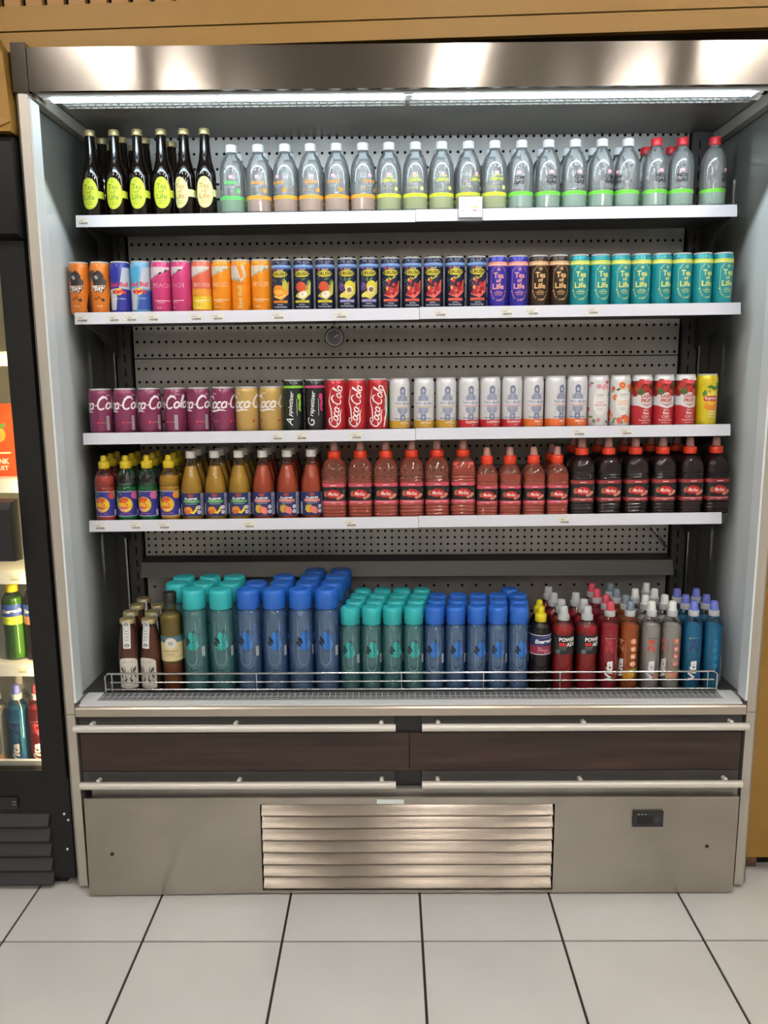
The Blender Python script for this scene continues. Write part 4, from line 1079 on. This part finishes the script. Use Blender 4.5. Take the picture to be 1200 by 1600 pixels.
# ================================================================== the deck
def sport_dome(r, z0, z1, z2, topcol, base='clear_cap', tip='plastic'):
    """clear collar with a coloured or frosted domed cap"""
    c1 = lathe('cap', [(r, z0), (r+.4, z0+1), (r+.2, z1-1), (r*.86, z1), (0, z1)], M[base], None, 24, 45)
    c2 = lathe('nozzle_cover', [(r*.84, z1-.5), (r*.80, z1+2), (r*.74, z1+(z2-z1)*.5), (r*.66, z2-2), (r*.5, z2), (0, z2)], M[tip], topcol, 20, 45)
    return ('cap', c1, [('nozzle_cover', c2)])
def art_fountain(patch, k, vz):
    """vz: height of the middle of the print; k: scale"""
    a = Art(); R = random.Random(3)
    a.blob(6*k, vz+2, 12*k, 27*k, patch, 4, 16, .22); a.poly([(-3*k, vz-20*k), (-14*k, vz-8*k), (-8*k, vz+4*k), (4*k, vz)], patch)
    leaf(a, -8*k, vz+5*k, 22*k, 10*k, '1a2022', 2.1); leaf(a, -12*k, vz-4*k, 18*k, 8*k, '1a2022', -.9); a.stroke([(-4*k, vz-10*k), (0, vz-24*k)], 1, '1a2022')
    a.text('FOUNTAIN', 7*k, vz+4*k, 7.5*k, '1a2022', PI/2, 50*k, .015); a.text('SPRING', 14*k, vz+14*k, 4*k, '2a3234', PI/2, 24*k, .0)
    a.rect(26*k, vz-36*k, 34*k, vz-12*k, 'd0d4d4')
    for q in range(8): a.rect(27*k, vz-35*k+q*2.8*k, 33*k, vz-33.6*k+q*2.8*k, '4a5252')
    return a
def fountain(R, H, capcol, plastic, patch, k, vz, ch):
    zc = H-ch
    prof = [(R*.80, 0), (R*.93, 2), (R, 7), (R, 18), (R*.97, 22), (R, 26), (R, zc-22), (R*.97, zc-12), (R*.84, zc-4), (R*.72, zc), (R*.70, zc+4)]
    r = R*.93
    cap = ('cap', lathe('cap', [(r-1, zc), (r, zc+1.2), (r, H-10), (r-1.2, H-4), (r-4, H-.8), (r-8, H), (0, H-1)], M['plastic'], capcol, 30, 45), [])
    b = Art(); n = 20
    pts = [(-13*k+0*q, vz+52*k-(62*k+30*k)*q/6) for q in range(7)]+[(-13*k*math.cos(PI*q/8), vz-40*k-18*k*math.sin(PI*q/8)) for q in range(1, 8)]+[(13*k, vz-40*k+(62*k+30*k)*q/6) for q in range(7)]
    b.stroke(pts, 1.6, 'cfe0e4')
    return Proto('flask_bottle', 'bottle', bottle_parts(prof, plastic, None, cap, ('printed_label', art_fountain(patch, k, vz).build('printed_label', R, 4), []), 28,
                 extra=[('moulded_window', b.build('moulded_window', R, 4, mat='window_edge'), []), ('water', lathe('water', inner(prof, zc-16, 1.5), M['water'], None, 24, 40), [])]))
M['window_edge'] = clear_mat('raised_clear_edge', 'e8f0f2', .35, (205, 220, 226))
M['water'] = clear_mat('still_water', 'f4f8f9', .05, (190, 205, 212), refl=.5)
SAUCE = [(26, 0), (28, 2), (29, 6), (29, 96), (28, 112), (25.6, 135), (22.5, 160), (18.5, 178), (17.5, 188)]
CORD = [(26, 0), (28.5, 2), (29.5, 6), (29.5, 200), (28.5, 208), (25, 214), (18, 218), (15.5, 222), (15, 246)]
ENG = [(24, 0), (28, 2), (29, 8), (29, 30), (26.5, 60), (27.5, 90), (29.2, 98), (29.2, 157), (27.5, 166), (22, 177), (15, 185), (13, 192)]
POW = [(26, 0), (30, 2), (31, 8), (31, 40), (28.5, 62), (29, 95), (29.6, 100), (29.6, 155), (31, 160), (30.2, 168), (25, 180), (17, 188), (15, 194)]
VITA = [(22, 0), (25.5, 2), (26.6, 7), (26.6, 168), (25.4, 178), (21, 190), (15.5, 198), (13.5, 203)]
def art_sauce():
    a = Art()
    a.poly([(-26, 10), (26, 10), (27, 14), (27, 84)]+[(27*math.cos(PI*k/10), 84+12*math.sin(PI*k/10)) for k in range(1, 10)]+[(-27, 84), (-27, 14)], 'd6d0c4')
    a.text('NECTAR', 0, 84, 5, '9a948c', 0, 30, -.005)
    for s in (-1, 1):
        a.stroke([(s*4, 34), (s*9, 48), (s*8, 62), (s*12, 72)], [3, 2, 2.4, 1], '3a3a38'); leaf(a, s*16, 62, 20, 7, '4a4a46', PI/2-s*.5); leaf(a, s*18, 46, 22, 6, '55554f', PI/2+s*.3); leaf(a, s*8, 30, 14, 6, '2e2e2c', PI/2)
        a.stroke([(s*22, 66), (s*14, 40), (s*20, 22)], 1.2, '6a6a62')
    a.ell(0, 52, 3, 8, 'b8b0a4'); a.rect(-16, 15, 16, 16.5, '8a857c')
    return a
def art_strip(s):
    a = Art(); a.rect(-10, 122, 10, 196, 'd8d8d4')
    for v in (131, 188): a.ell(0, v, 6.5, 4.5, '5c7080', n=12); a.ell(0, v, 3.4, 2, 'c8ccd0', n=8)
    for k in range(5): a.stroke([(-6, 142+8*k), (6, 148+8*k)], 1.2, '7c868c'); a.stroke([(6, 142+8*k), (-6, 148+8*k)], 1.2, '7c868c')
    return a
def art_cordial():
    a = Art(); a.rect(-107, 138, 107, 156, '4c7078'); a.rect(-107, 86, 107, 138, 'd6c694'); a.rect(-107, 98, 107, 98.8, '9a8a5c')
    a.ell(2, 136, 16, 16, 'dcd8d0'); a.ring(2, 136, 14, 14, .6, 'b0aaa0', 20); a.blob(2, 136, 7, 6, 'b8b2a8', 3)
    a.text('PASSION FRUIT', 0, 114, 5.6, '5a4a24', 0, 44, .0); a.text('CORDIAL', 0, 105, 4.6, '5a4a24', 0, 26, .0); return a
def art_energ():
    a = Art(); a.rect(-93, 100, 93, 155, '28305c'); a.rect(-93, 103, 93, 124, '8c2c44'); a.rect(-93, 100, 93, 102, 'd8d8e0'); a.rect(-93, 153, 93, 155, 'd8d8e0')
    a.text('Energade', 4, 136, 14, 'f2f2f6', .05, 56, .035, .25); a.text('SPORTS DRINK', 8, 148, 3, '9aa4d0', 0, 26, 0)
    a.text('berry', -10, 119, 4.6, 'f0d8dc', 0, None, .01); a.text('blueberry ice', 0, 112.5, 4.6, 'f0d8dc', 0, 30, .01); a.text('500 ml', 8, 106.5, 3.4, 'f0d8dc', 0, None, .0); return a
def art_power():
    a = Art(); a.rect(-94, 101, 94, 153, '1c1f20'); a.text('POWER', 0, 142, 11, 'f0f0ee', 0, 48, .04); a.text('ADE', 10, 128.5, 11, 'f0f0ee', 0, 28, .04)
    a.rect(-24, 124, -5, 133, 'c82c24'); a.text('ISOTONIC', -13, 119.5, 3, 'b8bcbc', 0, 20, .0); a.rect(-23, 113.5, -6, 114.6, '8a9090'); a.blob(-26, 108, 6, 6, '5c6468', 3); return a
def art_vita(num, frame, fruit, c2):
    a = Art()
    a.text('Vita', -6, 52, 22, 'f2f2f2', PI/2, 58, .04, .15); a.text('24', -6, 122, 20, num, PI/2, 36, .03, .15); a.rect(-16, 143, 12, 144.4, frame); a.rect(12.5, 60, 13.4, 140, frame)
    a.blob(12, 36, 11, 12, fruit, 3, 16, .1); leaf(a, 18, 46, 18, 8, '6a8a3c' if fruit != '2c5a9c' else '3c7ab4', .9); a.blob(4, 28, 7, 6, c2, 5); a.ell(-16, 142, 2, 2, 'd0a040', n=8)
    return a
def art_vita_back(c, fruit, fc2):
    a = Art()
    for k, t in enumerate(('C', 'B5', 'B6', 'B12')): v = 135-21*k; a.ell(5, v, 8.4, 8.4, c, n=18); a.text(t, 5, v, 7, 'f4e4dc', 0, None, .02)
    a.text('24', -32, 122, 20, c, PI/2, 36, .0); a.text('Vita', -32, 56, 22, 'f2f2f2', PI/2, 58, .04); a.rect(-17, 60, -15.8, 130, c)
    if fruit: a.blob(-4, 44, 16, 14, fruit, 3, 18, .08); leaf(a, 12, 54, 22, 10, '7c9a3c', -.4); a.blob(-12, 36, 8, 8, fc2, 5)
    return a
def art_hex():
    a = Art()
    for k in range(4): a.poly([(-8, 132-22*k), (-3, 139-22*k), (5, 139-22*k), (8, 132-22*k), (5, 124-22*k), (-3, 124-22*k)], '1c7cb0')
    a.rect(20, 20, 22, 90, 'd8e8f0'); return a
def deck():
    g = 'bottles on the bottom deck'; Z = DECK
    row = ('front', 'second', 'third', 'fourth')
    # brown nectar bottles
    liq = liquid_mat('brown_nectar', '8e5030'); gl = clear_mat('brown_nectar_glass', 'e8dcd0', .02)
    lidm = ('lid', lathe('lid', [(19.5, 187), (21, 188), (21, 197), (19.6, 199.5), (0, 200)], M['gold'], None, 26, 45), [])
    prof = lambda h: 29 if h < 96 else (29-(h-96)*.0625 if h < 112 else (28-(h-112)*.104 if h < 135 else (25.6-(h-135)*.124 if h < 160 else (22.5-(h-160)*.222 if h < 178 else 18.5+(h-178)*.25))))
    def sauce(dx):
        st = art_strip(1); return Proto('nectar_bottle', 'bottle', bottle_parts(SAUCE, gl, inner(SAUCE, 176), lidm, ('label', art_sauce().build('label', 29, 5), []), 28, None, liq,
            extra=[('seal_strip', st.build('seal_strip', prof, 6, eps0=.6), [])]))
    sc = sauce(0)
    for i, (x, y) in enumerate(((-.7622, .13), (-.7030, .13), (-.774, .196), (-.7742, .262), (-.7765, .328), (-.7135, .196), (-.7145, .262))):
        where = ('leftmost bottle of the deck, beside end panel', 'between its twin and the passion fruit bottle', 'second in the leftmost column', 'third in the leftmost column', 'last in the leftmost column', 'second in the column beside', 'third in the column beside')[i]
        sc.put((x, y, Z), (.1, -.25, .3, -.4, .2, .5, .1)[i], 'brown nectar bottle, '+where, g)
    co = Proto('cordial_bottle', 'bottle', bottle_parts(CORD, M['clear_b'], inner(CORD, 212), ridged_cap(17.5, 243, 272, '1e1c1c'), ('label', art_cordial().build('label', 29.5, 5), []), 28, None,
               liquid_mat('passion_cordial', '9a7a1c', .8, 'c8a83c')))
    co.parts.append(('settled_pulp', lathe('settled_pulp', [(r-.6, z+.6) for r, z in [(24.5, 1), (27.5, 3), (28.6, 7), (28.6, 78)]], liquid_mat('orange_pulp', '9a5420'), None, 26, 40), []))
    # sediment sits inside the cordial: shorten the clear part so the two do not overlap
    co.parts[1] = ('drink', lathe('drink', [(28.6, 80), (28.6, 200), (27.6, 207), (24, 212.5)], liquid_mat('passion_cordial_top', 'b29a38', .7, 'd0b85c'), None, 26, 40), [])
    co.put((-.6440, .131, Z), .05, 'tall passion fruit cordial bottle with black cap and cream label', g)
    # tall and short flask bottles
    TT = fountain(33.5, 281, '2fb0b4', M['teal_plastic'], '2fa8a4', 1.12, 140, 52); TB = fountain(33.5, 281, '2462c0', M['blue_plastic'], '2a72c8', 1.12, 140, 52)
    ST = fountain(28.0, 230, '2fb0b4', M['teal_plastic'], '2fa8a4', 1.0, 112, 47); SB = fountain(28.0, 230, '2462c0', M['blue_plastic'], '2a72c8', 1.0, 112, 47)
    def grid(p, cols, desc, words):
        n = len(cols)
        for j, (xs, y) in enumerate(cols):
            for i, x in enumerate(xs):
                p.put((x, y, Z), random.uniform(-.25, .3) if j else (.05+.12*((i*37 % 5)-2)), lab(desc, i, len(xs), row[j]+' row'), g)
    grid(TT, [([-.5785, -.5065], .13), ([-.641, -.5672, -.4940], .2005), ([-.6392, -.5642, -.4948], .271)], 'tall clear flask with teal cap', 0)
    grid(TB, [([-.4325, -.3622, -.2915, -.2212], .13), ([-.4217, -.352, -.281, -.2105], .2005), ([-.3526, -.2775, -.2055], .271), ([-.2693, -.1945], .342)], 'tall clear flask with blue cap', 0)
    grid(ST, [([-.1577, -.1005, -.0433, .0139], .13), ([-.1485, -.0915, -.0345, .0225], .1885), ([-.1400, -.0830, -.0260, .0310], .247), ([-.1290, -.0720, -.0150, .0420], .3055)], 'short clear flask with teal cap', 0)
    grid(SB, [([.0705, .1275, .1843, .2410, .2978], .13), ([.0795, .1365, .1933, .2500, .3065], .1885), ([.0860, .1428, .1996, .2564, .3132], .247), ([.2985], .3055)], 'short clear flask with blue cap', 0)
    # sports drinks
    en = Proto('sports_drink_bottle', 'bottle', bottle_parts(ENG, M['clear_b'], inner(ENG, 172), sport_cap(15.5, 186, 208, 226, 'd6c418', 'd6c418', 'plastic'), ('label', art_energ().build('label', 29.4, 5), []), 28, None, liquid_mat('purple_drink', '1e0c14', .9, '40182c')))
    for k, (x, y) in enumerate(((.3575, .13), (.3655, .196))): en.put((x, y, Z), (.15, 0)[k], 'dark purple sports drink with yellow cap, '+('front one', 'behind its twin'), g) if False else en.put((x, y, Z), (.15, 0)[k], 'dark purple sports drink with yellow cap, '+('in front' if k == 0 else 'behind its twin'), g)
    po = Proto('sports_drink_bottle', 'bottle', bottle_parts(POW, M['clear_b'], inner(POW, 176), sport_dome(15.5, 190, 205, 228, '8c949c', 'clear_cap', 'clear_cap'), ('label', art_power().build('label', 29.8, 5), []), 28, None, liquid_mat('red_sports_drink', 'd8222e', .82, 'ec5058')))
    for i, (x, y) in enumerate(((.4190, .13), (.4828, .13), (.4260, .1965), (.4893, .1965), (.4180, .263), (.4812, .263), (.416, .3295))):
        po.put((x, y, Z), (.25, .45, .1, .6, .3, 0, .2)[i], f'red sports drink with black label, {"left" if i % 2 == 0 else "right"} column, {row[i//2]} row', g)
    defs = [('red', liquid_mat('red_vitamin_drink', 'e43048', .8, 'ec5868'), 'c84a5c', art_vita('c03a48', 'd8a0a8', '8c2c34', '4c7a34')),
            ('orange', liquid_mat('orange_vitamin_drink', 'f07c24', .85, 'f4a04c'), '70808c', art_vita_back('e0986c', 'd8a02c', 'c8881c')),
            ('clear', liquid_mat('clear_vitamin_drink', 'f2eee8', .8, 'f4f4f0'), 'e2e2de', art_vita('c84c3c', '5a5a58', 'c88a74', 'b8a090')),
            ('clearback', liquid_mat('clear_vitamin_drink_b', 'f2eee8', .8, 'f4f4f0'), 'e2e2de', art_vita_back('d06a58', 'd08a74', 'c8a080')),
            ('blue', liquid_mat('blue_vitamin_drink', '1ca8e4', .78, '54bce4'), '6a74c8', art_vita('283a7c', '7ab0d0', '2c5a9c', '24406c')),
            ('blueback', liquid_mat('blue_vitamin_drink_b', '1ca8e4', .78, '54bce4'), '6a74c8', art_hex())]
    global VP; VP = {}
    for n, lm, tip, art in defs:
        VP[n] = Proto('vitamin_drink_bottle', 'bottle', bottle_parts(VITA, M['clear_b'], inner(VITA, 176), sport_dome(14, 200, 216, 240, tip), ('printed_label', art.build('printed_label', 26.6, 4), []), 26, None, lm))
    VX = [[.5435, .5973, .6553, .7112, .7687, .8233], [.5490, .6030, .6570, .7110, .7690, .8260],
          [.5400, .5940, .6480, .7025, .7670, .8215], [.5400, .5940, None, .6990, None, None]]
    dd = ['red vitamin drink bottle with pink cap', 'orange vitamin drink bottle with grey cap', 'colourless vitamin bottle turned to its upright lettering', 'colourless vitamin bottle turned to its round badges', 'blue vitamin bottle turned to its upright lettering', 'plain faced blue vitamin bottle beside the end panel']
    bb = ['red vitamin drink', 'orange vitamin drink', 'colourless vitamin drink, left column', 'colourless vitamin drink, right column', 'blue vitamin drink, left column', 'blue vitamin drink, right column']
    rows = [(4, .13), (4, .193), (4, .256), (4, .319)]
    for i in range(6):
        nrow = (4, 4, 3, 4, 3, 3)[i]
        for j in range(nrow):
            xx = VX[j][i]
            VP[defs[i][0]].put((xx, .13+.063*j, Z), (.05, .05, .05, .1, .05, 0)[i]+(.4*j), dd[i]+', front row' if j == 0 else bb[i]+', '+row[j]+' row', g)
deck()

# ================================================================== the black glass-door refrigerator at the left
def left_fridge():
    c = thing('glass_door_refrigerator', 'black glass door drinks refrigerator standing at the left edge', 'refrigerator')
    XR = -.907
    def bx(n, m, *a, bev=0.0, p=c): return obj(n, box_me(n, M[m] if isinstance(m, str) else m, *a, bevel=bev), p)
    liner = pmat('cream_white_liner', 'ece6d4', 0.5)
    bx('side_wall', 'black_metal', XR-.035, XR, .032, .62, .02, 1.69); bx('side_wall', 'black_metal', -1.62, -1.585, .032, .62, .02, 1.69)
    bx('liner_side', liner, XR-.043, XR-.0355, .05, .58, .30, 1.69); bx('liner_back', liner, -1.584, XR-.044, .57, .58, .30, 1.69); bx('back_case', 'black_metal', -1.584, XR-.036, .585, .62, .02, 1.69)
    bx('liner_floor', liner, -1.584, XR-.044, .05, .569, .295, .305)
    bx('base', 'black_metal', -1.584, XR-.036, .04, .58, .0, .294)
    bm = bmesh.new(); add_prism(bm, [(.0, 1.692), (-.03, 1.70), (-.036, 1.78), (-.03, 1.90), (-.01, 1.915), (.62, 1.915), (.62, 1.692)], 'x', -1.62, XR)
    obj('head_box', mesh_from(bm, 'head_box', M['black_metal'], 30, .004), c)
    bm = bmesh.new(); add_prism(bm, [(-.031, 1.715), (-.046, 1.76), (-.050, 1.81), (-.044, 1.86), (-.032, 1.893)], 'x', -1.60, -.955)
    hp = obj('sign_panel', mesh_from(bm, 'sign_panel', M['black_gloss'], 60), c)
    bx('sign_strip', 'white_metal', -1.60, -.95, -.0385, -.036, 1.708, 1.7105)
    # door
    d = obj('door', None, c)
    for a in ((XR-.062, XR, .328, 1.688), (-1.62, -1.56, .328, 1.688)): bx('door_stile', 'black_metal', a[0], a[1], .0, .03, a[2], a[3], bev=.003, p=d)
    bx('door_rail', 'black_metal', -1.56, XR-.062, .0, .03, 1.63, 1.688, p=d); bx('door_rail', 'black_metal', -1.56, XR-.062, .0, .03, .328, .348, p=d)
    bx('door_pane', 'pane', -1.56, XR-.062, .012, .018, .348, 1.63, p=d)
    bm = bmesh.new(); add_prism(bm, [(-.045, .925), (-.05, .935), (-.05, 1.055), (-.04, 1.07), (-.0005, 1.075), (-.0005, .92)], 'x', -1.018, -.972)
    obj('door_handle', mesh_from(bm, 'door_handle', M['black'], 30, .004), d)
    # base louvres, screws, lamp window
    bx('plinth', 'black_metal', -1.62, XR, .012, .031, .03, .326, bev=.002)
    lm = pmat('dark_louvre', '26272a', 0.45)
    for k in range(5):
        z = .218-.043*k
        bm = bmesh.new(); add_prism(bm, [(.0118, z), (-.002, z-.026), (-.002, z-.030), (.0118, z-.031)], 'x', -1.55, -.965)
        obj('louvre', mesh_from(bm, 'louvre', lm), c)
    sw = bx('switch_plate', 'black', -1.12, -1.045, .006, .0118, .235, .268, bev=.002)
    a = Art()
    for u in (26, 31.5):
        for v in (5, -3): a.ell(u, v, 1.6, 1.6, 'b8b4ac', n=10)
    obj('indicator_dots', a.build('indicator_dots', flat=True), sw, (-1.0825, .0058, .2515))
    scr = lathe('screw', [(3.4, 0), (3.4, 1), (2.4, 2), (0, 2.2)], M['alu'], None, 12)
    for x, z in ((-.925, .218), (-.924, .115), (-.9155, .20)):
        o = obj('screw', scr, c, (x, .0118, z)); o.rotation_euler = (PI/2, 0, 0)
    # inner lamp and shelves
    em = emit_mat('warm_cabinet_lamp', (255, 226, 170), LEFT_POWER)
    obj('lamp', tube_me('lamp', em, [(XR-.058, .055, .36), (XR-.058, .055, 1.62)], .008, 8), c)
    for k, z in enumerate((1.435, 1.112, .868, .612)):
        s = bx('shelf', 'white_metal', -1.575, -.97, .10, .55, z-.012, z, bev=.002)
        bx('price_rail', 'rail', -1.575, -.972, .088, .0995, z-.036, z-.004, p=s)
        if k > 1:
            a = Art(); a.rect(-14, -8, 14, 8, 'd8d2c4')
            for q in range(9): a.rect(-10+2.3*q, -6, -8.8+2.3*q, -1, '77716a')
            a.text('R', -9, 3.5, 3, '6a645c')
            for x in (-1.04,): obj('price_tag', a.build('price_tag', flat=True), s, (x, .0876, z-.02))
    fr = bx('front_rail', 'rail', -1.575, -.985, .062, .074, .306, .345)
    a = Art(); a.rect(-14, -8, 14, 8, 'd8d2c4')
    for q in range(9): a.rect(-10+2.3*q, -6, -8.8+2.3*q, -1, '77716a')
    me = a.build('price_tag', flat=True)
    for x in (-1.10, -1.03): obj('price_tag', me, fr, (x, .0618, .325))
left_fridge()
def left_products():
    # orange carton with white lettering
    a = Art(); a.text('DRINK', -4, 40, 14, 'f6e8d8', 0, 56, .03); a.text('FRUIT', -4, 22, 12, 'f6e8d8', 0, 50, .02); a.rect(-30, 60, 30, 64, 'f6d8c0'); a.ell(0, 110, 20, 20, 'f0a040'); leaf(a, 12, 132, 26, 12, '5a8a3c', .6)
    t = thing('juice_carton', 'orange red juice carton behind the glass door at left', 'carton', (-1.075, .17, 1.1125), 0, None)
    bm = bmesh.new(); add_box(bm, -.042, .042, -.03, .03, 0, .15); o = obj('carton_body', mesh_from(bm, 'carton_body', pmat('orange_carton', 'd8481c', .45), 40, .003), t)
    bm = bmesh.new(); add_prism(bm, [(-.03, .15), (.03, .15), (.003, .178), (.003, .19), (-.003, .19), (-.003, .178)], 'x', -.042, .042); obj('gable_top', mesh_from(bm, 'gable_top', pmat('orange_gable', 'c8501c', .45)), t)
    obj('printed_front', a.build('printed_front', flat=True), t, (0, -.030, 0))
    for (x, c, lb, nm, bc) in ((-1.075, ('5aa81c', .7, '8cd03c'), '3c8a2c', 'green sports drink bottle behind the glass door', 'c8d83c'), (-1.016, ('6c1428', .8, 'a83040'), 'b83a4c', 'dark red sports drink bottle behind the glass door', 'c87a5c')):
        b = Art(); b.rect(-93, 100, 93, 155, bc); b.rect(-93, 122, 93, 155, '2c4a9c'); b.text('Energade', 4, 136, 14, 'f2f2f6', .05, 56, .035, .25); b.text('sports drink', 0, 112, 5, '2a3a5c', 0, None, 0)
        p = Proto('sports_drink_bottle', 'bottle', bottle_parts(ENG, M['clear_b'], inner(ENG, 172), sport_cap(15.5, 186, 208, 226, 'd6c418', 'd6c418', 'plastic'), ('label', b.build('label', 29.4, 5), []), 26, None, liquid_mat('drink_'+bc, *c)))
        p.put((x, .14, .6125), .1, nm, 'bottles behind the glass door')
    p = Proto('sports_drink_bottle', 'bottle', p.parts)
    p.put((-1.040, .205, .6125), .1, 'dark red sports drink bottle behind the green one, glass door cabinet', 'bottles behind the glass door')
    for k, (n, x, y, d) in enumerate((('clear', -1.128, .105, 'colourless vitamin drink at the very left behind the glass door'), ('clearback', -1.095, .175, 'colourless vitamin drink in the second row behind the glass door'),
                                      ('blue', -1.071, .105, 'blue vitamin drink bottle in front behind the glass door'), ('blueback', -1.030, .175, 'blue vitamin drink bottle in second row behind the glass door'), ('red', -1.014, .105, 'red vitamin drink bottle behind the glass door'))):
        VP[n].put((x, y, .3055), .15, d, 'bottles behind the glass door')
left_products()
